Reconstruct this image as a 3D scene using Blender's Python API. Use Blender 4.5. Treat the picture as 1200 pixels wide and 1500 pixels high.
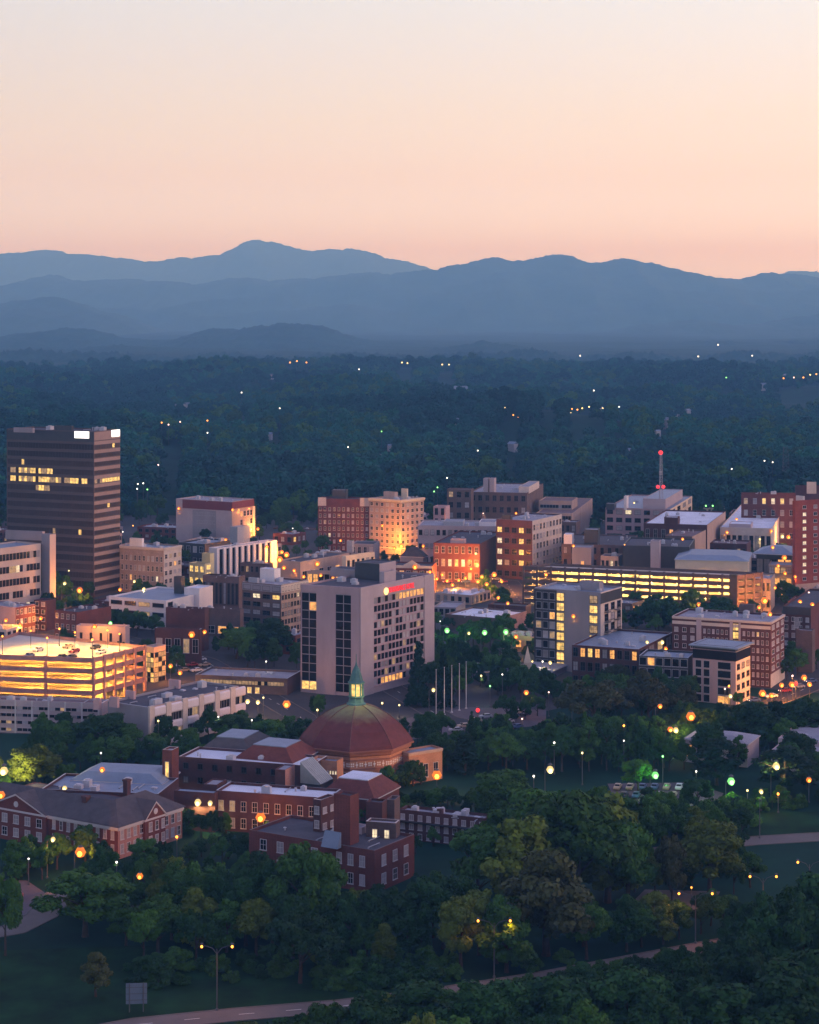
import bpy, bmesh, math, random
import numpy as np
from mathutils import Vector, Matrix
R = math.radians
F = 3000.0          # focal length in photo pixels (photo 1200 x 1500)
H = 133.0           # camera height above the town
HOR = 455.0         # photo row of the horizon
S = bpy.context.scene
for _o in list(bpy.data.objects): bpy.data.objects.remove(_o)
# ------------------------------------------------------------------ camera
cd = bpy.data.cameras.new('camera')
cam = bpy.data.objects.new('camera', cd); S.collection.objects.link(cam)
cam.location = (0, 0, H); cam.rotation_euler = (R(90), 0, 0)
cd.sensor_fit = 'VERTICAL'; cd.sensor_height = 24.0; cd.sensor_width = 24.0
cd.lens = 24.0 * F / 1500.0
cd.shift_y = -(750.0 - HOR) / 1500.0
cd.clip_start = 1.0; cd.clip_end = 80000.0
S.camera = cam
# ------------------------------------------------------------------ world: dusk sky
W = bpy.data.worlds.new('World'); S.world = W; W.use_nodes = True
nt = W.node_tree; nt.nodes.clear()
def N(t, kind, **kw):
    n = t.nodes.new(kind)
    for k, v in kw.items(): setattr(n, k, v)
    return n
wo = N(nt, 'ShaderNodeOutputWorld'); add = N(nt, 'ShaderNodeAddShader')
b1 = N(nt, 'ShaderNodeBackground'); b2 = N(nt, 'ShaderNodeBackground')
sky = N(nt, 'ShaderNodeTexSky'); sky.sky_type = 'NISHITA'; sky.sun_disc = False
SUN_EL, SUN_AZ = 3.0, 96.0       # low glow from the right of the view
sky.sun_elevation = R(SUN_EL); sky.sun_rotation = R(SUN_AZ)
sky.air_density = 1.0; sky.dust_density = 1.0; sky.ozone_density = 3.0
b1.inputs['Strength'].default_value = 0.05
nt.links.new(sky.outputs[0], b1.inputs['Color'])
tc = N(nt, 'ShaderNodeTexCoord'); sp = N(nt, 'ShaderNodeSeparateXYZ'); mr = N(nt, 'ShaderNodeMapRange')
mr.inputs['From Min'].default_value = 0.0; mr.inputs['From Max'].default_value = 1.0
rp = N(nt, 'ShaderNodeValToRGB')
nt.links.new(tc.outputs['Generated'], sp.inputs[0]); nt.links.new(sp.outputs['Z'], mr.inputs['Value'])
nt.links.new(mr.outputs[0], rp.inputs['Fac'])
HAZE_S = (2.0e-5, 5.4e-5, 1.02e-4)   # scattering per metre of the evening air, r g b
HAZE_L = (.46, .32, .44)             # what that air looks like at great depth
HAZE_TOP = 1120.0
def lin(c): return [((v/255+.055)/1.055)**2.4 for v in c]
SKY_RAMP = []
for _y, _c in ((395, (240, 196, 189)), (335, (246, 204, 193)), (260, (248, 209, 196)), (175, (247, 216, 202)), (90, (243, 220, 211)), (0, (238, 224, 220))):
    _s = (HOR-_y)/F; _len = min(33000.0, (HAZE_TOP-H)/_s)*math.sqrt(1+_s*_s)
    _o = []
    for _l, _k, _h in zip(lin(_c), HAZE_S, HAZE_L):
        _t = math.exp(-_k*_len); _o.append(max(.02, (_l-_h*(1-_t))/_t))
    SKY_RAMP.append((_s/math.sqrt(1+_s*_s), _o))
SKY_RAMP = [(0.0, [v*1.1 for v in SKY_RAMP[0][1]])]+SKY_RAMP+[(.28, (.66, .62, .90)), (.55, (.46, .46, .88)), (1.0, (.36, .38, .80))]
SK = 8.0
els = rp.color_ramp.elements
while len(els) > 1: els.remove(els[-1])
els[0].position = 0; els[0].color = (*[v/SK for v in SKY_RAMP[0][1]], 1)
for p, c in SKY_RAMP[1:]:
    e = els.new(p); e.color = (*[v/SK for v in c], 1)
sx_ = N(nt, 'ShaderNodeMapRange'); sx_.inputs['From Min'].default_value = -.4; sx_.inputs['From Max'].default_value = .4; sx_.inputs['To Min'].default_value = .80; sx_.inputs['To Max'].default_value = 1.20
nt.links.new(sp.outputs['X'], sx_.inputs['Value']); sv_ = N(nt, 'ShaderNodeVectorMath', operation='SCALE')      # the glow is stronger to the right
nt.links.new(rp.outputs[0], sv_.inputs[0]); nt.links.new(sx_.outputs[0], sv_.inputs['Scale']); nt.links.new(sv_.outputs[0], b2.inputs['Color']); b2.inputs['Strength'].default_value = SK
nt.links.new(b1.outputs[0], add.inputs[0]); nt.links.new(b2.outputs[0], add.inputs[1])
nt.links.new(add.outputs[0], wo.inputs['Surface'])
# ------------------------------------------------------------------ sun: the last afterglow
sl = bpy.data.lights.new('sun', 'SUN'); so = bpy.data.objects.new('sun', sl); S.collection.objects.link(so)
sl.energy = 1.2; sl.angle = R(30); sl.color = (1.0, 0.60, 0.46)
_a, _e = R(SUN_AZ), R(14)
_d = Vector((math.sin(_a) * math.cos(_e), math.cos(_a) * math.cos(_e), math.sin(_e)))
so.rotation_euler = (-_d).to_track_quat('-Z', 'Y').to_euler(); so.location = (300, 300, 300)
# ------------------------------------------------------------------ render settings
S.render.engine = 'CYCLES'
vs = S.view_settings; S.display_settings.display_device = 'sRGB'
vs.view_transform = 'Standard'; vs.look = 'None'; vs.exposure = 0.0; vs.gamma = 1.0; vs.use_curve_mapping = False
cy = S.cycles
cy.use_denoising = True; cy.max_bounces = 5; cy.diffuse_bounces = 2; cy.glossy_bounces = 2; cy.transmission_bounces = 2
cy.volume_bounces = 0; cy.transparent_max_bounces = 4; cy.use_light_tree = True
cy.sample_clamp_indirect = 3.0; cy.sample_clamp_direct = 0.0; cy.caustics_reflective = False; cy.caustics_refractive = False
cy.use_adaptive_sampling = True; cy.adaptive_threshold = 0.02
# ------------------------------------------------------------------ helpers
def D_of(y, z=0.0): return (H - z) * F / (y - HOR)
def X_of(px, D): return (px - 600.0) / F * D
def Z_of(y, D): return H - (y - HOR) / F * D
def gp(px, y, z=0.0):
    D = D_of(y, z); return Vector((X_of(px, D), D, z))
def proj(v): return (600 + F * v[0] / v[1], HOR + (H - v[2]) * F / v[1])
_M = {}
def mat(name, col, rough=0.85, var=0.18, scale=0.35, spec=0.2, bump=0.0, emit=None, es=0.0, metal=0.0, objvar=0.0, streak=0.0):
    """Principled material with soft procedural variation in object space."""
    if name in _M: return _M[name]
    m = bpy.data.materials.new(name); m.use_nodes = True; t = m.node_tree
    b = t.nodes['Principled BSDF']
    b.inputs['Roughness'].default_value = rough
    b.inputs['Specular IOR Level'].default_value = spec
    b.inputs['Metallic'].default_value = metal
    b.inputs['Base Color'].default_value = (*col, 1)
    if emit:
        b.inputs['Emission Color'].default_value = (*emit, 1); b.inputs['Emission Strength'].default_value = es
    if var > 0:
        c = N(t, 'ShaderNodeTexCoord'); n1 = N(t, 'ShaderNodeTexNoise'); n1.inputs['Scale'].default_value = scale
        n1.inputs['Detail'].default_value = 6.0; n1.inputs['Roughness'].default_value = 0.65
        r = N(t, 'ShaderNodeMapRange'); r.inputs['From Min'].default_value = .3; r.inputs['From Max'].default_value = .7
        r.inputs['To Min'].default_value = 1 - var; r.inputs['To Max'].default_value = 1 + var
        mp = N(t, 'ShaderNodeMapping')
        if streak: mp.inputs['Scale'].default_value = (1, 1, streak)
        t.links.new(c.outputs['Object'], mp.inputs['Vector']); t.links.new(mp.outputs[0], n1.inputs['Vector'])
        t.links.new(n1.outputs['Fac'], r.inputs['Value'])
        out = r.outputs[0]
        if objvar:
            oi = N(t, 'ShaderNodeObjectInfo'); r2 = N(t, 'ShaderNodeMapRange')
            r2.inputs['To Min'].default_value = 1 - objvar; r2.inputs['To Max'].default_value = 1 + objvar
            t.links.new(oi.outputs['Random'], r2.inputs['Value'])
            mm = N(t, 'ShaderNodeMath', operation='MULTIPLY'); t.links.new(out, mm.inputs[0]); t.links.new(r2.outputs[0], mm.inputs[1]); out = mm.outputs[0]
        v = N(t, 'ShaderNodeVectorMath', operation='SCALE'); v.inputs[0].default_value = col
        t.links.new(out, v.inputs['Scale']); t.links.new(v.outputs[0], b.inputs['Base Color'])
        if bump:
            bp = N(t, 'ShaderNodeBump'); bp.inputs['Strength'].default_value = bump; bp.inputs['Distance'].default_value = .3
            t.links.new(n1.outputs['Fac'], bp.inputs['Height']); t.links.new(bp.outputs[0], b.inputs['Normal'])
    _M[name] = m; return m
def brick(name, col, mortar=(.3, .27, .25), var=.2):
    if name in _M: return _M[name]
    m = mat(name, col, .9, var, .25); t = m.node_tree
    b = t.nodes['Principled BSDF']; src = b.inputs['Base Color'].links[0].from_socket
    c = N(t, 'ShaderNodeTexCoord'); sx = N(t, 'ShaderNodeSeparateXYZ'); ad = N(t, 'ShaderNodeMath', operation='ADD'); cb = N(t, 'ShaderNodeCombineXYZ')
    t.links.new(c.outputs['Object'], sx.inputs[0]); t.links.new(sx.outputs[0], ad.inputs[0]); t.links.new(sx.outputs[1], ad.inputs[1])
    t.links.new(ad.outputs[0], cb.inputs[0]); t.links.new(sx.outputs[2], cb.inputs[1])
    k = N(t, 'ShaderNodeTexBrick'); k.inputs['Scale'].default_value = 1.0
    k.inputs['Brick Width'].default_value = .5; k.inputs['Row Height'].default_value = .17; k.inputs['Mortar Size'].default_value = .02
    k.inputs['Color1'].default_value = (1.12, 1.08, 1.05, 1); k.inputs['Color2'].default_value = (.82, .84, .86, 1)
    k.inputs['Mortar'].default_value = (1.5, 1.8, 1.9, 1)
    t.links.new(cb.outputs[0], k.inputs['Vector'])
    mu = N(t, 'ShaderNodeMix', data_type='RGBA', blend_type='MULTIPLY'); mu.inputs['Factor'].default_value = .8
    t.links.new(src, mu.inputs['A']); t.links.new(k.outputs['Color'], mu.inputs['B']); t.links.new(mu.outputs['Result'], b.inputs['Base Color'])
    return m
class MB:
    """collects shapes and links them as one mesh object"""
    def __init__(s): s.v = []; s.f = []; s.m = []
    def quad(s, a, b, c, d, mi=0):
        n = len(s.v); s.v += [tuple(a), tuple(b), tuple(c), tuple(d)]; s.f.append((n, n+1, n+2, n+3)); s.m.append(mi)
    def poly(s, pts, mi=0):
        n = len(s.v); s.v += [tuple(p) for p in pts]; s.f.append(tuple(range(n, n+len(pts)))); s.m.append(mi)
    def box(s, x0, y0, z0, x1, y1, z1, mi=0):
        n = len(s.v)
        s.v += [(x0,y0,z0),(x1,y0,z0),(x1,y1,z0),(x0,y1,z0),(x0,y0,z1),(x1,y0,z1),(x1,y1,z1),(x0,y1,z1)]
        for q in ((0,3,2,1),(4,5,6,7),(0,1,5,4),(1,2,6,5),(2,3,7,6),(3,0,4,7)):
            s.f.append(tuple(n+i for i in q)); s.m.append(mi)
    def prism(s, pts, z0, z1, mi=0, top=True, bottom=False, inset=0):
        n = len(s.v); k = len(pts)
        s.v += [(p[0], p[1], z0) for p in pts] + [(p[0], p[1], z1) for p in pts]
        for i in range(k):
            j = (i+1) % k; s.f.append((n+i, n+j, n+k+j, n+k+i)); s.m.append(mi)
        if top: s.f.append(tuple(n+k+i for i in range(k))); s.m.append(mi)
        if bottom: s.f.append(tuple(n+k-1-i for i in range(k))); s.m.append(mi)
    def tube(s, path, r, k=6, mi=0, cap=True):
        rings = []
        for i, p in enumerate(path):
            p = Vector(p); a = Vector(path[max(i-1, 0)]); b = Vector(path[min(i+1, len(path)-1)])
            t = (b-a).normalized(); u = t.cross(Vector((0, 1, 0)) if abs(t.y) < .9 else Vector((1, 0, 0))).normalized(); w = t.cross(u)
            rr = r[i] if isinstance(r, (list, tuple)) else r
            n = len(s.v); rings.append(n)
            for j in range(k):
                q = 2*math.pi*j/k; s.v.append(tuple(p + u*rr*math.cos(q) + w*rr*math.sin(q)))
        for a, b in zip(rings, rings[1:]):
            for j in range(k):
                s.f.append((a+j, a+(j+1) % k, b+(j+1) % k, b+j)); s.m.append(mi)
        if cap:
            s.f.append(tuple(rings[-1]+j for j in range(k))); s.m.append(mi)
            s.f.append(tuple(rings[0]+k-1-j for j in range(k))); s.m.append(mi)
    def lathe(s, prof, k=16, c=(0, 0), mi=0, rot=0.0):
        rings = []
        for r, z in prof:
            n = len(s.v); rings.append(n)
            for j in range(k):
                q = 2*math.pi*(j)/k + rot; s.v.append((c[0]+r*math.cos(q), c[1]+r*math.sin(q), z))
        for a, b in zip(rings, rings[1:]):
            for j in range(k):
                s.f.append((a+j, a+(j+1) % k, b+(j+1) % k, b+j)); s.m.append(mi)
    def mesh(s, name, mats):
        me = bpy.data.meshes.new(name); me.from_pydata(s.v, [], s.f)
        for m in (mats if isinstance(mats, (list, tuple)) else [mats]): me.materials.append(m)
        me.polygons.foreach_set('material_index', s.m); me.update(); return me
    def obj(s, name, mats, parent=None, loc=None, rz=0):
        return link(name, s.mesh(name, mats), parent, loc, rz)
def link(name, me, parent=None, loc=None, rz=0.0):
    o = bpy.data.objects.new(name, me); S.collection.objects.link(o)
    if parent is not None: o.parent = parent
    if loc is not None: o.location = loc
    if rz: o.rotation_euler = (0, 0, rz)
    return o
THINGS = []
def tag(o, label=None, cat=None, group=None, kind=None):
    if label: o['label'] = label
    if cat: o['category'] = cat
    if group: o['group'] = group
    if kind: o['kind'] = kind
    return o
def thing(name, label, cat, loc=(0, 0, 0), rz=0.0, group=None):
    o = link(name, None, None, loc, rz); tag(o, label, cat, group); return o
rng = random.Random(7)
# ------------------------------------------------------------------ ground, hills, mountains, haze
def smooth(a, b, x):
    t = np.clip((x-a)/(b-a), 0, 1); return t*t*(3-2*t)
_nr = np.random.RandomState(3)
_waves = [(_nr.uniform(0, 2*np.pi), _nr.uniform(0, 2*np.pi)) for _ in range(12)]
def relief(x, y, L=420.0):
    """smooth rolling relief in about -1..1"""
    s = 0*x
    for i, (a, p) in enumerate(_waves):
        k = 2*np.pi/(L*(0.55+0.13*i)); s = s + np.sin(k*(x*np.cos(a)+y*np.sin(a))+p)
    return s/4.0
def ground_z(x, y):
    x = np.asarray(x, float); y = np.asarray(y, float)
    t = smooth(1500, 2300, y)
    z = t*(relief(x, y)*13.0 + relief(x+999, y, 1300)*14.0)
    u = smooth(3300, 5600, y)
    return z*(1-.75*u) - 4*u
gx = np.concatenate([np.linspace(-9000, -1500, 26)[:-1], np.linspace(-1500, 1500, 121), np.linspace(1500, 9000, 26)[1:]])
gy = np.concatenate([np.linspace(-600, 1400, 21)[:-1], np.linspace(1400, 9000, 191), np.linspace(9000, 33000, 40)[1:]])
GX, GY = np.meshgrid(gx, gy); GZ = ground_z(GX, GY)
def grid_mesh(name, X, Y, Z, m):
    ny, nx = X.shape; v = np.stack([X, Y, Z], -1).reshape(-1, 3)
    idx = np.arange(ny*nx).reshape(ny, nx)
    f = np.stack([idx[:-1, :-1], idx[:-1, 1:], idx[1:, 1:], idx[1:, :-1]], -1).reshape(-1, 4)
    me = bpy.data.meshes.new(name); me.from_pydata(v.tolist(), [], f.tolist()); me.materials.append(m)
    me.polygons.foreach_set('use_smooth', [True]*len(f)); me.update(); return link(name, me)
M_ground = mat('ground_soil_and_grass', (.005, .030, .017), .95, .5, .03, .1)
g = grid_mesh('ground', GX, GY, GZ, M_ground); tag(g, kind='structure')
# mountain ridges: photo skyline points -> real heights at their own distance
def ridge(name, D, pts, depth, col, seed, rough=1.0, back=0.6):
    pts = np.array(pts, float)
    X0 = (pts[:, 0]-600)/F*D; Z0 = H-(pts[:, 1]-HOR)/F*D
    n = 420
    x = np.linspace(X0[0], X0[-1], n); zc = np.interp(x, X0, Z0)
    k = np.hanning(7); k /= k.sum(); zc = np.convolve(np.pad(zc, 3, 'edge'), k, 'valid')
    cr = np.random.RandomState(seed+50)
    for i in range(7): zc = zc+D*.00042*.72**i*np.sin(2*np.pi*x/(D*.05*.62**i)+cr.uniform(0, 6.28))
    rows = 44; t = np.concatenate([np.linspace(-1, 0, 30), np.linspace(0, back, rows-29)[1:]])
    T, XX = np.meshgrid(t, x, indexing='ij'); ZC = np.tile(zc, (len(t), 1))
    nr = np.random.RandomState(seed); a = nr.uniform(0, 6.28, (14, 2)); nz = 0*XX; Y = D + T*depth
    for i in range(14):      # spurs and gullies running down the slope
        L = depth*(1.1*0.72**i); kx = 2*np.pi/L
        th = nr.uniform(-.7, .7)
        nz += (0.72**i)*np.sin(kx*(XX*np.cos(th)+Y*np.sin(th))+a[i, 0]+1.3*np.sin(kx*.5*Y+a[i, 1]))
    prof = np.where(T <= 0, (1+T)**1.35, (1-T/back*.9))
    base = np.minimum(ZC, 0)*0 - 20
    amp = (ZC-base)*.26*rough
    ripple = (1-np.abs(nz)/2.2)*amp*np.clip(-T*6, 0, 1)*np.clip((1+T)*4, 0, 1)
    Z = base+(ZC-base)*prof + ripple - amp*.4*np.clip(-T*6, 0, 1)
    jag = nr.normal(0, 1, XX.shape)*D*(.00012 if D > 9000 else .0003)*rough
    Z = Z+jag
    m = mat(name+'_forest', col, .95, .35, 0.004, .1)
    o = grid_mesh(name, XX, Y, Z, m); tag(o, kind='structure'); return o
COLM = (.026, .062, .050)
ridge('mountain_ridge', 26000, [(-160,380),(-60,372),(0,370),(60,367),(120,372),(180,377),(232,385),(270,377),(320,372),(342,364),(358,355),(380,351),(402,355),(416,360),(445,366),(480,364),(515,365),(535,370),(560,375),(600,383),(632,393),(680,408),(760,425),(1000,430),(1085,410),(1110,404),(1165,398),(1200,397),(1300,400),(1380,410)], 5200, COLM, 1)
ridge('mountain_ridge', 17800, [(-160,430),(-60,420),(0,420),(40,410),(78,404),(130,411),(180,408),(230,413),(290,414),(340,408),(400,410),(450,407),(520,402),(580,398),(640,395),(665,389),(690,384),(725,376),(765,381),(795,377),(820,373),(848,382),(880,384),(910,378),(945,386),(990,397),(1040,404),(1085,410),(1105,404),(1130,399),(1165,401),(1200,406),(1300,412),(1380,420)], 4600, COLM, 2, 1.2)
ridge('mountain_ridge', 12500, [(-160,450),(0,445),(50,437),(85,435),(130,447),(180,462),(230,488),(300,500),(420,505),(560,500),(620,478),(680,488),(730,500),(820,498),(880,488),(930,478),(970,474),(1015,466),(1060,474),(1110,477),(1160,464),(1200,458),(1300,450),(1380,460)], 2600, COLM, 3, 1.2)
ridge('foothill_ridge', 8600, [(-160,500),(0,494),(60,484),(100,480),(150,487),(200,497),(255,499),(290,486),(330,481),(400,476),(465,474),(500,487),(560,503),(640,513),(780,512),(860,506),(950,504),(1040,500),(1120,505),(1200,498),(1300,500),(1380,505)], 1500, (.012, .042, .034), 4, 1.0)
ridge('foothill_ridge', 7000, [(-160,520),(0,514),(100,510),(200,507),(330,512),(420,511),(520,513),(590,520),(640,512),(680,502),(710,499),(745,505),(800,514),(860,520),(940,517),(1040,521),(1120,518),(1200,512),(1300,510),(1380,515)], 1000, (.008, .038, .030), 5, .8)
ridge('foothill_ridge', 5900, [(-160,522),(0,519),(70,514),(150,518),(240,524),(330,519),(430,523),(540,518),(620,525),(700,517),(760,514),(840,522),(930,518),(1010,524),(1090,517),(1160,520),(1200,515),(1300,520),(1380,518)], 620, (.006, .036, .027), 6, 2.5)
# haze: one closed box of even density round the camera and everything seen
hb = MB(); hb.box(-8900, -590, -60, 8900, 32900, HAZE_TOP)
mh = bpy.data.materials.new('evening_haze'); mh.use_nodes = True; t = mh.node_tree; t.nodes.clear()
ho = N(t, 'ShaderNodeOutputMaterial'); pv = N(t, 'ShaderNodeVolumePrincipled')
pv.inputs['Color'].default_value = (*[v/HAZE_S[2] for v in HAZE_S], 1); pv.inputs['Density'].default_value = HAZE_S[2]
pv.inputs['Absorption Color'].default_value = (1, 1, 1, 1)
pv.inputs['Density Attribute'].default_value = ''; pv.inputs['Temperature Attribute'].default_value = ''
pv.inputs['Anisotropy'].default_value = 0.0
t.links.new(pv.outputs[0], ho.inputs['Volume'])
haze = hb.obj('haze', mh); tag(haze, kind='stuff')
# lights far out in the valley: (photo column, row, colour)
FARL = [(435,529,'o'),(425,531,'o'),(449,531,'o'),(589,531,'y'),(597,532,'y'),(648,534,'y'),(658,534,'y'),(850,521,'w'),(526,541,'w'),(740,597,'y'),(752,608,'o'),(759,612,'o'),(797,598,'o'),(809,598,'o'),(836,604,'y'),(846,600,'o'),(853,598,'y'),(863,596,'y'),(838,599,'o'),(883,598,'y'),(907,596,'w'),(559,632,'g'),(354,575,'w'),(304,616,'o'),(237,619,'o'),(247,622,'p'),(264,618,'p'),(304,634,'w'),(232,681,'p'),(202,709,'w'),(210,708,'w'),(201,716,'w'),(216,717,'g'),(1064,553,'g'),(1052,505,'w'),(1023,522,'w'),(1112,515,'w'),(1102,521,'w'),(1148,554,'o'),(1163,553,'p'),(1177,553,'o'),(1187,549,'y'),(1196,548,'o'),(1072,687,'w'),(1120,675,'w'),(1132,677,'w'),(655,700,'w'),(636,720,'g'),(641,714,'g'),(510,655,'w'),(700,660,'w'),(870,572,'w'),(410,598,'w')]
def far_spot(px, py, hgt):
    D = D_of(py, hgt)
    for _ in range(30):
        z = float(ground_z(X_of(px, D), D)); D = .5*D+.5*max(1250, min(9000, D_of(py, hgt+z) if py > HOR+8 else 7000))
    return D, z
FAR = []
_hr = random.Random(77); HOUSES = []
for _i in range(30):
    _D = math.exp(_hr.uniform(math.log(1650), math.log(4300))); _p = _hr.uniform(20, 1180); HOUSES.append((_p, _D, float(ground_z(X_of(_p, _D), _D))))
for px, py, c in FARL:
    D, z = far_spot(px, py, 20.0); zh = H-(py-HOR)/F*D; FAR.append((px, py, c, D, z, zh))
# ------------------------------------------------------------------ foliage
def leaf_mat(name, col, objvar=.35, transl=.25):
    if name in _M: return _M[name]
    m = mat(name, col, .8, .32, .35, .15, objvar=objvar); return m
ML = {'green': leaf_mat('leaves_green', (.034, .092, .012)), 'dark': leaf_mat('leaves_dark', (.014, .050, .010)),
      'olive': leaf_mat('leaves_olive', (.070, .102, .012)), 'fir': leaf_mat('needles_dark', (.006, .026, .011), .2),
      'brown': leaf_mat('leaves_sparse', (.048, .058, .018)), 'valley': leaf_mat('leaves_valley', (.010, .085, .050)), 'valleyd': leaf_mat('leaves_valley_dark', (.004, .046, .034))}  # valley leaves tinted blue-green: distance haze put into their colour
M_bark = mat('bark', (.05, .038, .03), .95, .3, 2.0, .1)
def crown_mesh(name, kind, seed, m, nleaf=2600):
    """leaf-sized faces gathered in clumps through a crown; unit tree of height 10 m"""
    r = np.random.RandomState(seed); cen, rad = [], []
    if kind == 'round':
        nc = 46
        for _ in range(nc):
            d = r.normal(0, 1, 3); d /= np.linalg.norm(d); d[2] = abs(d[2]) if d[2] < -.55 else d[2]
            q = r.uniform(.5, 1.0)**.6
            q *= r.uniform(.8, 1.22); cen.append((d[0]*3.3*q, d[1]*3.3*q, 5.9+d[2]*3.3*q)); rad.append(r.uniform(.5, 1.45))
    elif kind == 'tall':
        for _ in range(48):
            z = r.uniform(1.5, 9.2); w = 2.6*math.sin(math.pi*min(1, ((z-.4)/9.6))**.8)+.25; a = r.uniform(0, 6.28); q = r.uniform(.35, 1)
            q *= r.uniform(.8, 1.25); cen.append((w*q*math.cos(a), w*q*math.sin(a), z)); rad.append(r.uniform(.42, 1.2))
    elif kind == 'spread':
        for _ in range(54):
            a = r.uniform(0, 6.28); q = math.sqrt(r.uniform(.03, 1)); z = 4.2+4.6*math.sqrt(max(0, 1-q*q))*r.uniform(.55, 1)
            q *= r.uniform(.82, 1.15); z *= r.uniform(.86, 1.1); cen.append((4.6*q*math.cos(a), 4.6*q*math.sin(a), z)); rad.append(r.uniform(.5, 1.45))
    elif kind == 'fir':
        for _ in range(90):
            z = 10*(r.uniform(.06, .985)); w = (10-z)*.28+.08; a = r.uniform(0, 6.28); q = r.uniform(.35, 1)
            cen.append((w*q*math.cos(a), w*q*math.sin(a), z-.35*q)); rad.append(.28+.05*(10-z))
    elif kind == 'column':
        for _ in range(60):
            z = r.uniform(.5, 9.8); w = .95*math.sin(math.pi*(z/10.4)**.7)+.1; a = r.uniform(0, 6.28)
            cen.append((w*math.cos(a), w*math.sin(a), z)); rad.append(r.uniform(.35, .6))
    elif kind == 'bush':
        for _ in range(26):
            a = r.uniform(0, 6.28); q = math.sqrt(r.uniform(0, 1)); z = r.uniform(.8, 8.5)*math.sqrt(max(.02, 1-q*q*.8))
            cen.append((5*q*math.cos(a), 5*q*math.sin(a), z)); rad.append(r.uniform(1.3, 2.2))
    elif kind == 'pine':
        for _ in range(40):
            z = r.uniform(3, 9.8); a = r.uniform(0, 6.28); q = r.uniform(.3, 1); w = 2.6*(1-((z-4.5)/5.6)**2*.8)
            cen.append((w*q*math.cos(a), w*q*math.sin(a), z)); rad.append(r.uniform(.45, .95))
    cen = np.array(cen); rad = np.array(rad)
    p = rad**2; p /= p.sum(); ci = r.choice(len(cen), nleaf, p=p)
    d = r.normal(0, 1, (nleaf, 3)); d /= np.linalg.norm(d, axis=1)[:, None]
    flat = np.array([1, 1, .75])
    P = cen[ci] + d*flat*(rad[ci]*(r.uniform(.35, 1.0, nleaf)**.4))[:, None]
    P += r.normal(0, .10, P.shape)
    P[:, 2] = np.maximum(P[:, 2], .12)
    nrm = d + r.normal(0, .55, d.shape) + np.array([0, 0, .35]); nrm /= np.linalg.norm(nrm, axis=1)[:, None]
    ref = r.normal(0, 1, d.shape); u = np.cross(nrm, ref); u /= np.linalg.norm(u, axis=1)[:, None]; v = np.cross(nrm, u)
    big = {'fir': .24, 'column': .22, 'pine': .24, 'bush': .42}.get(kind, .25)
    s = r.uniform(.6, 1.25, nleaf)*big; s2 = s*r.uniform(.55, .9, nleaf)
    u *= s[:, None]; v *= s2[:, None]
    V = np.stack([P-u*.9, P-v, P+u, P+v*.9], 1).reshape(-1, 3)
    me = bpy.data.meshes.new(name); n = len(V)
    me.vertices.add(n); me.vertices.foreach_set('co', V.ravel())
    me.loops.add(n); me.loops.foreach_set('vertex_index', np.arange(n, dtype=np.int32))
    me.polygons.add(n//4); me.polygons.foreach_set('loop_start', np.arange(0, n, 4, dtype=np.int32))
    me.materials.append(m); me.update(); me.validate(); return me
def trunk_mesh(kind, seed):
    r = random.Random(seed); b = MB(); top = {'fir': 9.5, 'column': 7, 'bush': 3, 'pine': 9}.get(kind, 6.2)
    w = {'bush': .12, 'fir': .22, 'column': .16, 'pine': .2}.get(kind, .30)
    path = [(0, 0, -.3), (0, 0, .4)]+[(r.uniform(-.12, .12), r.uniform(-.12, .12), top*q) for q in (.35, .65, 1)]
    b.tube(path, [w*1.35, w, w*.8, w*.5, w*.15], 7)
    if kind in ('round', 'spread', 'tall', 'pine', 'bush'):
        for i in range(6):
            a = r.uniform(0, 6.28); z = top*r.uniform(.35, .8); L = r.uniform(1.3, 2.8)*(0.6 if kind == 'tall' else 1)
            b.tube([(0, 0, z), (L*.5*math.cos(a), L*.5*math.sin(a), z+L*.45), (L*math.cos(a), L*math.sin(a), z+L*.9)], [w*.45, w*.28, w*.08], 5)
    return b.mesh('trunk', M_bark)
TREE = {}
def tree_proto(kind, tone, var):
    k = (kind, tone, var)
    if k not in TREE:
        sd = hash(kind) % 1 + sum(map(ord, kind))*7 + var*131
        nl = {'round': 11000, 'spread': 12000, 'tall': 9500, 'fir': 7000, 'column': 4000, 'bush': 5000, 'pine': 6500}[kind]
        base = ('crown', kind, var)
        if base not in TREE: TREE[base] = crown_mesh('crown', kind, sd, ML[tone], nl); TREE[k] = TREE[base]
        else:
            c = TREE[base].copy(); c.materials[0] = ML[tone]; TREE[k] = c
        if ('trunk', kind, var) not in TREE: TREE[('trunk', kind, var)] = trunk_mesh(kind, sd+1)
    return TREE[k], TREE[('trunk', kind, var)]
TREES = []
def tree(x, y, h, w=None, kind='round', tone='green', label=None, name=None, z=0.0):
    """a tree h metres high; w = crown width in metres"""
    natural = {'round': 8.6, 'spread': 11, 'tall': 6.4, 'fir': 5.4, 'column': 2.7, 'bush': 12, 'pine': 6.4}[kind]
    sxy = (w/natural if w else h/10*rng.uniform(.9, 1.15)); sz = h/10
    cm, tm = tree_proto(kind, tone, rng.randrange(3))
    nm = name or {'fir': 'fir_tree', 'column': 'cypress_tree', 'bush': 'shrub', 'pine': 'pine_tree'}.get(kind, 'broadleaf_tree')
    o = thing(nm, label, 'shrub' if kind == 'bush' else 'tree', (x, y, z-.05), rng.uniform(0, 6.28))
    c = link('crown', cm, o); t = link('trunk', tm, o)
    for q in (c, t): q.scale = (sxy, sxy, sz)
    TREES.append((o, kind, tone, h)); return o
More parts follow.
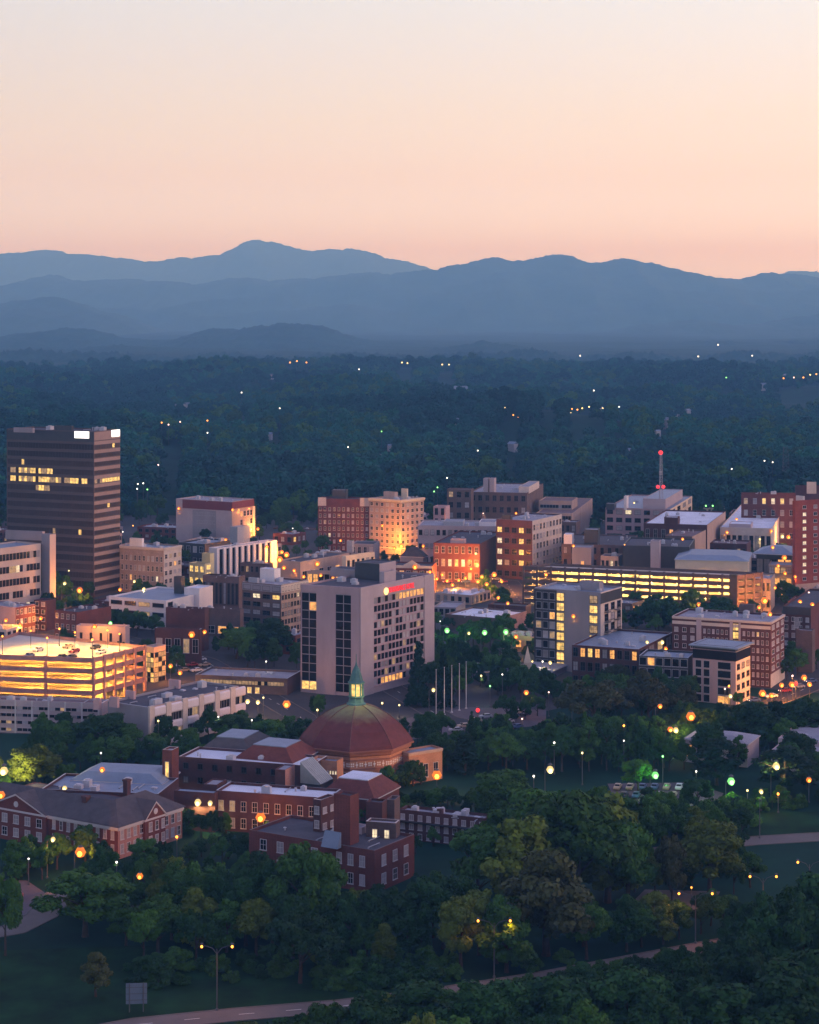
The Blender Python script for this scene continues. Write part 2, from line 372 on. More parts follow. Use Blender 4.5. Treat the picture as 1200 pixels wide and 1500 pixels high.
# far woods of the valley: one mass nobody could count
def far_forest():
    r = np.random.RandomState(11); pts = []
    n = 60000
    D = np.exp(r.uniform(np.log(1330), np.log(5300), n)); px = r.uniform(-130, 1330, n)
    x = (px-600)/F*D; z = ground_z(x, D)
    dens = relief(x+5000, D-300, 260)
    keep = ((dens > -1.05) | (r.uniform(0, 1, n) < .3)) & (D < 4850+420*relief(x*.5, D*0, 700)+r.normal(0, 130, n))
    for lx, ly, lc, lD, lz, lh in FAR: keep &= ~((np.abs(px-lx) < 9) & (D > lD-650) & (D < lD+10))
    keep &= ~((np.abs(px-674) < 17) & (D > 2250) & (D < 2640))
    for hp, hD, hz in HOUSES: keep &= ~((np.abs(px-hp) < 13000/hD+2) & (D > hD-190) & (D < hD+14))
    x, D, z, px = x[keep], D[keep], z[keep], px[keep]
    n = len(x); sc = r.uniform(.8, 1.75, n)*(1+.25*smooth(2500, 5300, D))*np.where(r.uniform(0, 1, n) < .12, 1.35, 1)
    meshes = []
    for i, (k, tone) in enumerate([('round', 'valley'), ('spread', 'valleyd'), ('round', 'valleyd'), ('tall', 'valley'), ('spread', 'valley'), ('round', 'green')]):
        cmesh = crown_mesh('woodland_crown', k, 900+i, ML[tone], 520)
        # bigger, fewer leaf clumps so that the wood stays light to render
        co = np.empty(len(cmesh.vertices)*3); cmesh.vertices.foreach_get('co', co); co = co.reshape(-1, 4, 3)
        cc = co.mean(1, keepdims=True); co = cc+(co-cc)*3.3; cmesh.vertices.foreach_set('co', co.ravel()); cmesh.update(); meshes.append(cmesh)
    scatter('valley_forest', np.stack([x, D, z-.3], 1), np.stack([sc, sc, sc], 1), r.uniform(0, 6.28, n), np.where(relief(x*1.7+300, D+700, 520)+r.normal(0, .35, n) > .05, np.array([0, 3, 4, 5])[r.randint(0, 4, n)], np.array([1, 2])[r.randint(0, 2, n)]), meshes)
def scatter(name, pts, sc, turn, kind, meshes):
    me = bpy.data.meshes.new(name); me.from_pydata(pts.tolist(), [], [])
    a = me.attributes.new('tree_scale', 'FLOAT_VECTOR', 'POINT'); a.data.foreach_set('vector', sc.astype(np.float32).ravel())
    a = me.attributes.new('tree_turn', 'FLOAT', 'POINT'); a.data.foreach_set('value', turn.astype(np.float32))
    a = me.attributes.new('tree_kind', 'INT', 'POINT'); a.data.foreach_set('value', kind.astype(np.int32))
    o = link(name, me); tag(o, kind='stuff')
    ng = bpy.data.node_groups.new(name+'_scatter', 'GeometryNodeTree')
    ng.interface.new_socket('Geometry', in_out='INPUT', socket_type='NodeSocketGeometry')
    ng.interface.new_socket('Geometry', in_out='OUTPUT', socket_type='NodeSocketGeometry')
    gi = N(ng, 'NodeGroupInput'); go = N(ng, 'NodeGroupOutput')
    ip = N(ng, 'GeometryNodeInstanceOnPoints'); jn = N(ng, 'GeometryNodeJoinGeometry')
    for cmesh in meshes[::-1]:
        ob = bpy.data.objects.new('woodland_tree', cmesh)
        oi = N(ng, 'GeometryNodeObjectInfo'); oi.inputs['Object'].default_value = ob; oi.inputs['As Instance'].default_value = True
        ng.links.new(oi.outputs['Geometry'], jn.inputs['Geometry'])
    def attr(nm, tp):
        q = N(ng, 'GeometryNodeInputNamedAttribute', data_type=tp); q.inputs['Name'].default_value = nm
        return next(s_ for s_ in q.outputs if s_.enabled and s_.name == 'Attribute')
    cx = N(ng, 'ShaderNodeCombineXYZ'); ng.links.new(attr('tree_turn', 'FLOAT'), cx.inputs['Z'])
    ng.links.new(gi.outputs[0], ip.inputs['Points']); ng.links.new(jn.outputs[0], ip.inputs['Instance'])
    ip.inputs['Pick Instance'].default_value = True
    ng.links.new(attr('tree_kind', 'INT'), ip.inputs['Instance Index'])
    ng.links.new(cx.outputs[0], ip.inputs['Rotation']); ng.links.new(attr('tree_scale', 'FLOAT_VECTOR'), ip.inputs['Scale'])
    ng.links.new(ip.outputs[0], go.inputs[0])
    md = o.modifiers.new('scatter', 'NODES'); md.node_group = ng
    return o
far_forest()
# ------------------------------------------------------------------ buildings: engine
WM = {  # wall colours
 'bronze': mat('bronze_cladding', (.085, .060, .056), .5, .12, .12, .3), 'beige': mat('beige_concrete', (.44, .36, .32), .9, .10, .15, streak=.25),
 'conc': mat('concrete_wall', (.36, .26, .27), .9, .14, .15, streak=.25), 'grey': mat('grey_render', (.25, .23, .25), .9, .12, .15, streak=.25),
 'white': mat('white_painted_wall', (.66, .62, .62), .8, .08, .2, streak=.3), 'lav': mat('pale_grey_panel', (.38, .31, .32), .7, .10, .1),
 'tan': mat('tan_stucco', (.40, .29, .235), .9, .14, .2, streak=.3), 'brick': brick('red_brick', (.118, .038, .032)),
 'dbrick': brick('dark_brick', (.078, .034, .033)), 'obrick': brick('orange_brick', (.36, .17, .10)), 'pbrick': brick('pink_brick', (.33, .16, .13)),
 'brown': brick('brown_brick', (.115, .074, .066)), 'tbrick': brick('tan_brick', (.29, .20, .165)), 'black': mat('black_cladding', (.035, .036, .042), .4, .15, .3, .4),
 'cream': mat('cream_wall', (.62, .50, .36), .85, .1, .2), 'maroon': mat('maroon_panel', (.16, .040, .042), .7, .1, .2), 'red': brick('bright_red_brick', (.20, .046, .034)),
 'yellow': mat('pale_yellow_wall', (.66, .56, .30), .8, .1, .2), 'steel': mat('steel_trim', (.30, .31, .34), .5, .1, 1, .4),
 'trim': mat('white_trim', (.48, .45, .45), .7, .06, 1), 'stone': mat('pale_stone', (.52, .44, .38), .9, .12, .3), 'pink': mat('pink_render', (.50, .33, .32), .9, .1, .2)}
RM = {'white': mat('white_roof_membrane', (.56, .60, .66), .75, .16, .12), 'grey': mat('grey_roof_gravel', (.26, .26, .29), .95, .2, .15),
 'dark': mat('dark_roof_felt', (.070, .066, .078), .9, .25, .2), 'blue': mat('blue_grey_metal_roof', (.15, .20, .27), .5, .12, .3, .4),
 'red': mat('red_clay_tile_roof', (.135, .044, .036), .85, .22, .6), 'brown': mat('brown_roof', (.16, .11, .11), .9, .2, .2),
 'slate': mat('dark_shingle_roof', (.075, .066, .070), .9, .22, .5), 'deck': mat('concrete_deck', (.42, .37, .32), .9, .15, .12)}
M_glass = mat('dark_window_glass', (.010, .009, .011), .15, .3, .4, .28, objvar=.3)
M_shade = mat('window_with_pale_blind', (.30, .28, .29), .6, .2, .5, .3, objvar=.3)
M_unit = mat('galvanised_roof_unit', (.42, .42, .45), .6, .15, .8, .4)
M_metal = mat('grey_painted_metal', (.075, .075, .08), .5, .1, 1, .4)
def lit_mat(name, col, s):
    m = bpy.data.materials.new(name); m.use_nodes = True; t = m.node_tree; b = t.nodes['Principled BSDF']
    b.inputs['Base Color'].default_value = (.1, .09, .07, 1); b.inputs['Roughness'].default_value = .3
    b.inputs['Emission Color'].default_value = (*col, 1)
    c = N(t, 'ShaderNodeTexCoord'); n = N(t, 'ShaderNodeTexNoise'); n.inputs['Scale'].default_value = .9; n.inputs['Detail'].default_value = 3
    oi = N(t, 'ShaderNodeObjectInfo'); ad = N(t, 'ShaderNodeVectorMath', operation='ADD'); r = N(t, 'ShaderNodeMapRange')
    t.links.new(c.outputs['Object'], ad.inputs[0]); t.links.new(oi.outputs['Location'], ad.inputs[1]); t.links.new(ad.outputs[0], n.inputs['Vector'])
    t.links.new(n.outputs['Fac'], r.inputs['Value']); r.inputs['From Min'].default_value = .3; r.inputs['From Max'].default_value = .7
    r.inputs['To Min'].default_value = .35*s; r.inputs['To Max'].default_value = 1.35*s
    t.links.new(r.outputs[0], b.inputs['Emission Strength']); return m
LIT = {'y': lit_mat('lit_window_yellow', (1.0, .62, .16), 1.25), 'o': lit_mat('lit_window_amber', (1.0, .44, .10), 1.2), 'w': lit_mat('lit_window_pale', (1.0, .80, .50), 1.1), 'd': lit_mat('dim_lit_window', (1.0, .60, .28), .38)}
LK = list(LIT)
FOOT = []      # footprints (world polygons) that trees keep out of
LAND = []      # (phrase, world xy, px, py) used to say where lamps and trees stand
_wm = {}
def window_mesh(w, h, st, lit, split=False):
    k = (round(w, 1), round(h, 1), st, lit, split)
    if k not in _wm:
        b = MB(); f = min(.12, w*.14); w2, h2 = w/2, h/2; d = .14
        pq = MB() if split else b
        pq.quad((-w2, -.03, -h2), (w2, -.03, -h2), (w2, -.03, h2), (-w2, -.03, h2), 0 if split else 1)
        b.box(-w2-f, -d, -h2-f, -w2, .02, h2+f); b.box(w2, -d, -h2-f, w2+f, .02, h2+f)
        b.box(-w2, -d, h2, w2, .02, h2+f); b.box(-w2-f*1.6, -d*1.7, -h2-f*1.7, w2+f*1.6, .02, -h2-f*.01)
        if st != 'plain':
            b.box(-f*.3, -.09, -h2, f*.3, -.02, h2)
            if h > 1.6: b.box(-w2, -.10, -f*.3, w2, -.025, f*.3)
        fm = {'trim': WM['trim'], 'dark': WM['black'], 'plain': WM['steel'], 'stone': WM['stone']}[st]
        pm = LIT[lit] if lit in LIT else (M_shade if lit == 's' else M_glass)
        _wm[k] = (b.mesh('window', [fm]), pq.mesh('pane', [pm])) if split else b.mesh('window', [fm, pm])
    return _wm[k]
class Face:
    def __init__(s, o, u, W, z0, h): s.o, s.u, s.W, s.z0, s.h = Vector(o), Vector(u), W, z0, h; s.n = Vector((u[1], -u[0])); s.rz = math.atan2(u[1], u[0])
    def at(s, t, z, out=0.0): p = s.o+s.u*t+s.n*out; return Vector((p.x, p.y, z))
class Bld:
    def __init__(b, name, label, xc, yt, xl, xr, D, th, wall='brick', roof='grey', thl=None, wallR=None, cat='building', par=.7, z0=-.5, foot=True, land=None, group=None, cop=None):
        b.D = D; b.o = Vector((X_of(xc, D), D)); b.root = thing(name, label, cat, (b.o.x, b.o.y, 0), 0, group)
        b.faces = {}
        b.block('wall', xc, yt, xl, xr, D, th, wall, roof, thl, wallR, par, z0, main=True, foot=foot, cop=cop)
        px, py = (xl+xr)/2, yt
        LAND.append((land or name.replace('_', ' '), b.o.copy(), px, py))
    def solve(b, xc, D, xe, a):
        c, s = math.cos(a), math.sin(a); X = X_of(xc, D); k = (xe-600)/F
        return (k*D-X)/(c-k*s)
    def block(b, part, xc, yt, xl, xr, D, th, wall, roof='grey', thl=None, wallR=None, par=.5, z0=-.5, main=False, key='', foot=False, parent=None, cop=None, h=None):
        a = R(th); al = R(thl if thl is not None else th+90)
        C = Vector((X_of(xc, D), D)); wr = max(.5, b.solve(xc, D, xr, a)); wl = max(.5, b.solve(xc, D, xl, al))
        u = Vector((math.cos(a), math.sin(a))); v = Vector((math.cos(al), math.sin(al)))
        z1 = Z_of(yt, D) if h is None else h
        if z1 < z0+.6: print('LOW BLOCK', part, b.root.get('label'), round(z0, 1), round(z1, 1))
        P = [C, C+u*wr, C+u*wr+v*wl, C+v*wl]; q = [p-b.o for p in P]
        cen = sum(q, Vector((0, 0)))/4; t = .35
        ins = [p+(cen-p).normalized()*t*1.4 for p in q]
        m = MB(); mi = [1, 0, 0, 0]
        for i in range(4):
            j = (i+1) % 4; A, B_, Ai, Bi = q[i], q[j], ins[i], ins[j]
            m.quad((*A, z0), (*B_, z0), (*B_, z1), (*A, z1), mi[i])
            m.quad((*A, z1), (*B_, z1), (*Bi, z1), (*Ai, z1), 2)
            m.quad((*Bi, z1-par), (*Ai, z1-par), (*Ai, z1), (*Bi, z1), 0)
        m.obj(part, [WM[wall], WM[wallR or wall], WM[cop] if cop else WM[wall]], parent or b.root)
        r = MB(); r.poly([(*p, z1-par) for p in ins]); ro = r.obj('roof', RM[roof], b.root)
        fr = Face(q[0], u, wr, z0 if z0 > 0 else 0, z1); fl = Face(q[3], -v, wl, z0 if z0 > 0 else 0, z1)
        b.faces['R'+key] = fr; b.faces['L'+key] = fl
        if main: b.roofo = ro
        if main: b.C, b.u, b.v, b.wr, b.wl, b.h, b.q = C, u, v, wr, wl, z1, q
        if foot: FOOT.append(P)
        return b
    def grid(b, fk, cols, rows, fw=.5, fh=.5, s=(0, 1), t=(0, 1), lit=(), p=.05, st='trim', kinds='yowd', blind=.25, name='window'):
        f = b.faces[fk]; cw = f.W*(s[1]-s[0])/cols; H_ = f.h-f.z0; ch = H_*(t[1]-t[0])/rows
        if cw*fw < .25 or ch*fh < .25: return b
        for r in range(rows):
            for c in range(cols):
                l = None
                if isinstance(lit, dict): l = lit.get((c, r))
                elif (c, r) in lit: l = rng.choice(kinds)
                if l is None and rng.random() < p: l = rng.choice(kinds)
                if l is None and rng.random() < blind: l = 's'
                z = f.z0+H_*t[0]+ch*(rows-1-r+.5); x = f.W*s[0]+cw*(c+.5)
                fm, pm = window_mesh(cw*fw, ch*fh, st, l, split=True) if b.D < 600 else (window_mesh(cw*fw, ch*fh, st, l), None)
                o = link(name, fm, b.root, f.at(x, z, .01), f.rz)
                if pm: link('pane', pm, o)
        return b
    def ribbon(b, fk, rows, n, fh=.45, s=(.03, .97), t=(0, 1), lit=None, p=.03, kinds='yd', frame='steel', blind=.12, glass=None):
        """one strip of panes per storey"""
        f = b.faces[fk]; H_ = f.h-f.z0; ch = H_*(t[1]-t[0])/rows
        for r in range(rows):
            z = f.z0+H_*t[0]+ch*(rows-1-r+.5); hh = ch*fh/2; x0, x1 = f.W*s[0], f.W*s[1]; m = MB(); w = (x1-x0)/n
            for i in range(n):
                k = 0
                q = (lit or {}).get(r)
                if q and (q[0] <= i/n < q[1]) and rng.random() < .86: k = 1+rng.randrange(2)
                elif rng.random() < p: k = 1+rng.randrange(2)
                elif rng.random() < blind: k = 4
                a, c = x0+w*i, x0+w*(i+1)
                m.quad((a, -.03, -hh), (c, -.03, -hh), (c, -.03, hh), (a, -.03, hh), k)
                if i: m.box(a-.06, -.10, -hh, a+.06, -.025, hh, 3)
            m.box(x0-.1, -.14, hh, x1+.1, .02, hh+.12, 3); m.box(x0-.1, -.16, -hh-.14, x1+.1, .02, -hh, 3)
            m.obj('window_band', [glass or M_glass, LIT[kinds[0]], LIT[kinds[-1]], WM[frame], M_shade], b.root, f.at(0, z, .01), f.rz)
        return b
    def strip(b, fk, s0, s1, t0, t1, m, part='panel', out=.12, depth=None):
        """a raised slab on a face (pier, fin, band, sign)"""
        f = b.faces[fk]; H_ = f.h-f.z0; q = MB(); q.box(f.W*s0, -out, f.z0+H_*t0, f.W*s1, .05, f.z0+H_*t1)
        return q.obj(part, m if not isinstance(m, str) else WM[m], b.root, f.at(0, 0, 0), f.rz)
    def cornice(b, m='trim', out=.5, hh=.6, drop=.05, key=''):
        for fk in ('L'+key, 'R'+key):
            f = b.faces[fk]; q = MB(); e = out if fk[0] == 'R' else 0
            q.box(-e-.01, -out, f.h-hh-drop, f.W+(0 if fk[0] == 'R' else out), -.002, f.h-drop); q.box(-e*.6, -out*.6, f.h-hh*1.7-drop, f.W+(0 if fk[0] == 'R' else out*.6), -.002, f.h-hh-drop-.003)
            q.obj('cornice', WM[m], b.root, f.at(0, 0, 0), f.rz)
        return b
    def clutter(b, n=3, seed=1, big=1.0, zt=None, area=(.12, .88)):
        r = random.Random(seed)
        for _ in range(n):
            s, t = r.uniform(*area), r.uniform(*area); p = Vector(b.q[0])+b.u*b.wr*s+b.v*b.wl*t
            w, d, h = r.uniform(1.2, 3)*big, r.uniform(1.2, 2.4)*big, r.uniform(.9, 1.9)*big; m = MB(); z = (zt or b.h)-.75
            m.box(-w/2, -d/2, .15, w/2, d/2, h); m.box(-w/2-.1, -d/2-.1, 0, w/2+.1, d/2+.1, .16)
            m.lathe([(d*.34, h), (d*.34, h+.25), (.01, h+.25)], 10); m.box(-w/2-.06, -d*.35, h*.3, -w/2+.02, d*.35, h*.8)
            m.obj('roof_unit', M_unit, b.roofo, (p.x, p.y, z), math.atan2(b.u.y, b.u.x))
        for _ in range(n+2):
            s, t = r.uniform(.08, .92), r.uniform(.08, .92); p = Vector(b.q[0])+b.u*b.wr*s+b.v*b.wl*t; m = MB(); z = (zt or b.h)-.72; k = r.random(); hh = r.uniform(.5, 1.3)
            if k < .5: m.lathe([(.22, 0), (.22, hh), (.4, hh), (.4, hh+.15), (.01, hh+.3)], 8); nm = 'roof_vent'
            elif k < .8: m.box(-.7, -.7, 0, .7, .7, .35); m.poly([(-.6, -.6, .36), (.6, -.6, .36), (.6, .6, .5), (-.6, .6, .5)]); nm = 'roof_hatch'
            else: L_ = r.uniform(3, 7); m.tube([(-L_/2, 0, .3), (L_/2, 0, .3)], .14, 6); m.box(-L_/2, -.2, 0, -L_/2+.2, .2, .3); m.box(L_/2-.2, -.2, 0, L_/2, .2, .3); nm = 'roof_duct'
            m.obj(nm, M_unit if k < .8 else WM['steel'], b.roofo, (p.x, p.y, z), math.atan2(b.u.y, b.u.x))
        return b
    def pent(b, x0, x1, yt, D=None, wall='grey', roof='grey', th=None, part='penthouse', key='p', xr=None, wallR=None, z0=None):
        """a block standing on the roof: pixel columns x0..x1 (near corner x1 unless xr given)"""
        D = D or b.D+6; th = th if th is not None else math.degrees(math.atan2(b.u.y, b.u.x))
        b.block(part, x1, yt, x0, xr or x1+3, D, th, wall, roof, z0=(b.h-1.0) if z0 is None else z0, key=key, wallR=wallR, par=.3); return b
def hip(root, o, pts, z0, z1, inset, m, part='roof', top=None, over=.5):
    """hipped roof over 4 world points; a flat top of its own material when top is given"""
    q = [Vector(p)-o for p in pts]; cen = sum(q, Vector((0, 0)))/4
    e = [p+(p-cen).normalized()*over for p in q]
    ins = [cen+(p-cen)*(1-inset) for p in q]; b = MB()
    for i in range(4):
        j = (i+1) % 4; b.quad((*e[i], z0), (*e[j], z0), (*ins[j], z1), (*ins[i], z1)); b.quad((*e[j], z0), (*e[i], z0), (*e[i], z0-.3), (*e[j], z0-.3), 1)
    b.poly([(*p, z0-.3) for p in e], 1)
    if not top: b.poly([(*p, z1) for p in ins])
    b.obj(part, [RM[m], WM['trim']], root)
    if top:
        t = MB(); t.prism([tuple(p) for p in ins], z1-.05, z1+.25); t.obj('flat_roof_top', RM[top], root)
# ------------------------------------------------------------------ buildings: the town
# ---- left: dark tower and its neighbours
b = Bld('office_tower', 'tall dark bronze office tower with white lit signs at its top', 138, 632, 10, 176, 950, 64, 'bronze', 'dark', land='dark bronze office tower')
WT = WM['bronze']; BRG = mat('bronze_tinted_glass', (.042, .028, .026), .35, .25, .15, .2, objvar=.35); TANB = mat('tan_spandrel', (.27, .195, .17), .6, .1, .2)
b.ribbon('L', 18, 30, .62, (.01, .99), (.0, .93), {3: (0, .55), 4: (0, .93), 5: (.28, .5)}, .003, 'yd', 'black', .0, glass=BRG)
b.ribbon('R', 18, 10, .46, (.02, .98), (.0, .93), {4: (0, .95)}, .01, 'yd', 'black', .0, glass=BRG)
for i in range(18): b.strip('R', 0.0, 1.0, .93*(i+.74)/18, .93*(i+1.24)/18-.004, TANB, 'spandrel_band', .08)
b.strip('R', 0, 1, .945, .995, TANB, 'parapet_band', .1); b.strip('L', 0, 1, .935, .995, 'black', 'parapet_band', .1)
M_sign = mat('lit_white_sign_face', (.8, .8, .8), .5, 0, emit=(1.0, .97, .86), es=1.9)
def sign_panel(b, fk, s0, s1, t0, t1):
    o = b.strip(fk, s0, s1, t0, t1, M_sign, 'lit_sign', .45); return o
sign_panel(b, 'L', .785, .945, .957, .998); sign_panel(b, 'R', .66, .96, .957, .998)
b.pent(80, 105, 624, wall='black', key='a'); b.pent(20, 48, 627, wall='grey', key='b'); b.clutter(3, 5, 1.1)
b = Bld('office_building', 'beige four storey office block with long dark window strips, at the left edge', -24, 806, -60, 60, 880, 52, 'beige', 'blue', land='beige strip-windowed office')
b.ribbon('R', 5, 16, .52, (.02, .98), (.02, .95), {1: (.4, .62), 4: (.3, .8)}, .02, 'wd', 'beige')
b.block('stair_tower', 73, 783, 61, 82, 905, 52, 'grey', 'grey', wallR='beige', key='s'); b.pent(8, 62, 779, 925, 'grey', th=70, xr=66)
b = Bld('office_building', 'tan brick block with a pale ornate corner front, beside the dark tower', 240, 803, 170, 266, 957, 62, 'tbrick', 'blue', wallR='stone', land='tan brick block', cop='stone')
b.cornice('stone', .5, .7).grid('L', 11, 4, .42, .5, p=.02, t=(.02, .86), st='stone').grid('R', 4, 5, .5, .5, t=(.02, .9), p=.06, st='stone', lit={(2, 1): 'o', (1, 0): 'd', (2, 4): 'd'})
b.pent(190, 208, 789, wall='white'); b.clutter(4, 3)
b = Bld('office_building', 'grey block with maroon top floor and lamps under its eaves', 340, 735, 258, 372, 1150, 60, 'lav', 'grey', wallR='tan', land='maroon-topped grey block')
b.strip('L', .12, 1.0, .80, .99, 'maroon', 'top_storey', .15); b.strip('L', .30, .72, .0, .78, 'grey', 'centre_panel', .1)
b.ribbon('L', 4, 8, .35, (.34, .70), (.08, .78), None, .04); b.strip('R', .0, 1, .84, .99, 'maroon', 'top_storey', .2); b.grid('R', 4, 4, .6, .6, (.35, .95), (.05, .8), p=.3, kinds='oyd'); b.strip('R', .92, 1.02, 0, .83, 'cream', 'fin', .6); b.clutter(4, 9, 1.2)
b = Bld('apartment_block', 'low block of tall white fins and dark window slots', 318, 803, 306, 406, 1010, 53, 'white', 'blue', land='white-finned block')
for i in range(9):
    q = .04+i*.098; f = b.faces['R']; m = MB(); m.quad((f.W*q, -.03, 1), (f.W*(q+.05), -.03, 1), (f.W*(q+.05), -.03, f.h*.95), (f.W*q, -.03, f.h*.95)); m.obj('window_slot', [M_glass], b.root, f.at(0, 0, .02), f.rz)
    b.strip('R', q+.052, q+.094, 0, .97, 'white', 'fin', .7)
b.clutter(2, 4).pent(337, 348, 772, 1040, 'blue' if 0 else 'steel', xr=366)
b = Bld('store_building', 'small stepped facade floodlit bright yellow, behind the white low block', 300, 826, 277, 311, 985, 55, 'yellow', 'dark', land='floodlit yellow facade')  # no floodlamp here: its light is put into the yellow wall and glowing panes
b.block('upper_wall', 308, 811, 296, 314, 995, 55, 'yellow', 'dark', key='u'); b.grid('L', 3, 2, .6, .5, p=.9, kinds='y'); b.grid('R', 1, 3, .6, .6, p=.8, kinds='y')
b = Bld('store_building', 'flat dark store with blue grey roof behind the floodlit yellow facade', 300, 797, 262, 338, 1060, 60, 'black', 'blue'); b.clutter(5, 12, 1.2); b.grid('L', 4, 2, .5, .5)
b = Bld('parking_garage', 'low white garage with wide dark openings and pale blank wing', 243, 880, 160, 312, 850, 62, 'white', 'blue', land='low white garage')
b.grid('L', 4, 3, .80, .42, (.01, .99), (.05, .98), st='plain', blind=0, kinds='y', lit={(2, 0): 'd', (2, 1): 'd'}, p=0, name='opening'); b.grid('R', 1, 1, .7, .8, (.02, .16), (.7, .95), st='plain', blind=0, p=0, name='opening'); b.grid('R', 1, 1, .8, .8, (.80, .97), (.62, .9), st='plain', blind=0, p=0, name='opening')
b.pent(255, 266, 845, 875, 'blue' if 0 else 'black', xr=271); b.block('wing', 292, 862, 270, 312, 868, 62, 'white', 'white', key='w')
b = Bld('warehouse', 'plain dark brick shed with flat roof below the white garage', 300, 892, 243, 306, 800, 75, 'dbrick', 'dark'); b.clutter(2, 2)
b = Bld('store_building', 'low dark store with pale blue roof edge behind the street trees', 293, 922, 227, 296, 772, 78, 'dbrick', 'blue', cop='steel'); b.grid('L', 5, 1, .6, .4)
b = Bld('store_building', 'low brown store with amber lit shopfront, left of the grey brick block', 352, 893, 300, 357, 832, 70, 'brown', 'brown'); b.grid('L', 3, 1, .7, .5, t=(.0, .5), lit={(1, 0): 'o', (2, 0): 'o'}); b.clutter(2, 8)
b = Bld('office_building', 'dark brown slotted-window building behind the white garage wing', 350, 845, 297, 359, 905, 70, 'brown', 'dark'); b.grid('L', 9, 1, .5, .6, st='dark', p=0).clutter(3, 7)
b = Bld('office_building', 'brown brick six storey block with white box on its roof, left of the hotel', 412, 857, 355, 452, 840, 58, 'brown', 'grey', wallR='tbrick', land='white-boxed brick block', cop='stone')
b.strip('R', 0, 1, .84, .985, 'stone', 'top_band', .12); b.strip('L', 0, 1, .84, .985, 'grey', 'top_band', .12)
b.grid('L', 4, 6, .72, .5, t=(.0, .99), st='dark', lit={(0, 0): 'o', (1, 1): 'w', (3, 1): 'y', (3, 0): 'w'}, p=0).grid('R', 9, 6, .5, .5, t=(0, .99), st='dark', lit={(5, 1): 'w'}, p=.02)
b.pent(381, 402, 834, 855, 'white', 'white', xr=411); b.pent(364, 377, 847, 850, 'steel'); b.clutter(3, 6)
# ---- centre distance
b = Bld('apartment_block', 'dark red brick block with ornate pale parapet corners, left of the cream block', 541, 731, 466, 546, 1130, 82, 'brick', 'dark', land='red brick block')
b.grid('L', 11, 7, .4, .5, t=(0, .86), st='stone', p=.01, lit={(2, 4): 'w'}); b.strip('L', 0, .16, .86, 1.02, 'stone', 'parapet_ornament', .15); b.strip('L', .82, 1, .86, 1.02, 'stone', 'parapet_ornament', .15); b.pent(487, 507, 718, wall='black'); 
b = Bld('office_building', 'cream eight storey block with wide cornice, its base glowing orange', 587, 732, 541, 621, 1115, 48, 'tan', 'grey', land='cream corniced block', cop='cream', thl=146)
b.cornice('cream', 1.1, .9).grid('L', 6, 8, .45, .5, t=(.06, .95), st='stone', p=0).grid('R', 5, 8, .45, .5, t=(.06, .95), st='stone', p=0)
b.strip('L', 0, 1, .10, .125, 'cream', 'belt_course', .3); b.strip('R', 0, 1, .10, .125, 'cream', 'belt_course', .3)
b.pent(562, 578, 721, wall='tan', xr=583); b.pent(588, 596, 716, 1125, 'cream', xr=598); b.clutter(3, 31)
b = Bld('office_building', 'wide brown stepped complex with twin pale stacks on its roof', 772, 722, 688, 796, 1190, 78, 'brown', 'grey', land='wide brown complex')
b.block('left_wing', 690, 717, 655, 694, 1180, 78, 'brown', 'brown', key='a'); b.block('right_wing', 838, 734, 790, 846, 1205, 78, 'tan', 'brown', key='b'); b.block('stepped_wing', 838, 752, 786, 868, 1180, 78, 'tan', 'brown', key='c')
b.grid('L', 8, 4, .5, .45, p=.03, st='dark', blind=.1).grid('La', 3, 5, .5, .5, st='dark', p=.05).ribbon('Lb', 3, 10, .4, t=(.3, .95), p=0).ribbon('Lc', 3, 12, .4, p=0)
for x in (708, 717): b.pent(x, x+7, 701, 1196, 'lav', key='t', part='roof_stack')
b.pent(760, 775, 713, wall='stone', xr=790); b.clutter(5, 14, 1.1)
b = Bld('town_house', 'narrow pink three storey house beside the wide brown complex', 653, 742, 635, 659, 1150, 74, 'pink', 'grey'); b.grid('L', 2, 4, .45, .6, st='dark', p=0)
b = Bld('warehouse', 'wide low lavender building with grey roof below the cream block', 733, 771, 612, 738, 1060, 84, 'lav', 'grey', land='lavender low building'); b.grid('L', 14, 3, .5, .35, p=0, st='dark', blind=.3); b.pent(650, 678, 764, wall='steel'); b.pent(702, 726, 765, wall='white'); b.clutter(4, 21)
b = Bld('store_building', 'dark brick shop row with a few lit windows, behind the lamp-lit square', 703, 797, 635, 737, 1000, 76, 'brick', 'dark', land='dark brick shop row', wallR='dbrick'); b.grid('L', 7, 3, .45, .5, p=0, lit={(4, 1): 'w', (1, 1): 'd', (2, 1): 'w', (3, 1): 'o'}); b.pent(660, 680, 790, wall='pink'); b.clutter(3, 22)
b = Bld('office_tower', 'brick tower with lit stair windows and pale windowed side', 780, 763, 727, 823, 1010, 63, 'dbrick', 'grey', wallR='stone', land='lit-stair brick tower', cop='stone')
b.grid('L', 5, 5, .62, .46, t=(.0, .92), p=0, blind=.1, st='dark', lit={(0, 0): 'y', (0, 1): 'w', (0, 2): 'w', (0, 3): 'w', (3, 0): 'y', (3, 1): 'y', (3, 2): 'y', (3, 3): 'y'}); b.grid('R', 9, 6, .5, .58, t=(.0, .96), p=0, st='stone', blind=.3); b.pent(735, 748, 755, wall='black'); b.clutter(4, 23)
b = Bld('store_building', 'dark flat brown building with grey projecting bay and single lit window', 920, 799, 823, 934, 1005, 78, 'brown', 'dark'); b.block('bay', 866, 802, 838, 870, 985, 78, 'grey', 'grey', key='f'); b.grid('Lf', 1, 1, .35, .5, (.35, .75), (.35, .75), lit={(0, 0): 'o'}); b.pent(856, 876, 776, wall='black'); b.grid('L', 9, 3, .4, .5, p=.03, st='dark'); b.pent(826, 838, 783, wall='white', roof='white'); b.clutter(3, 24)
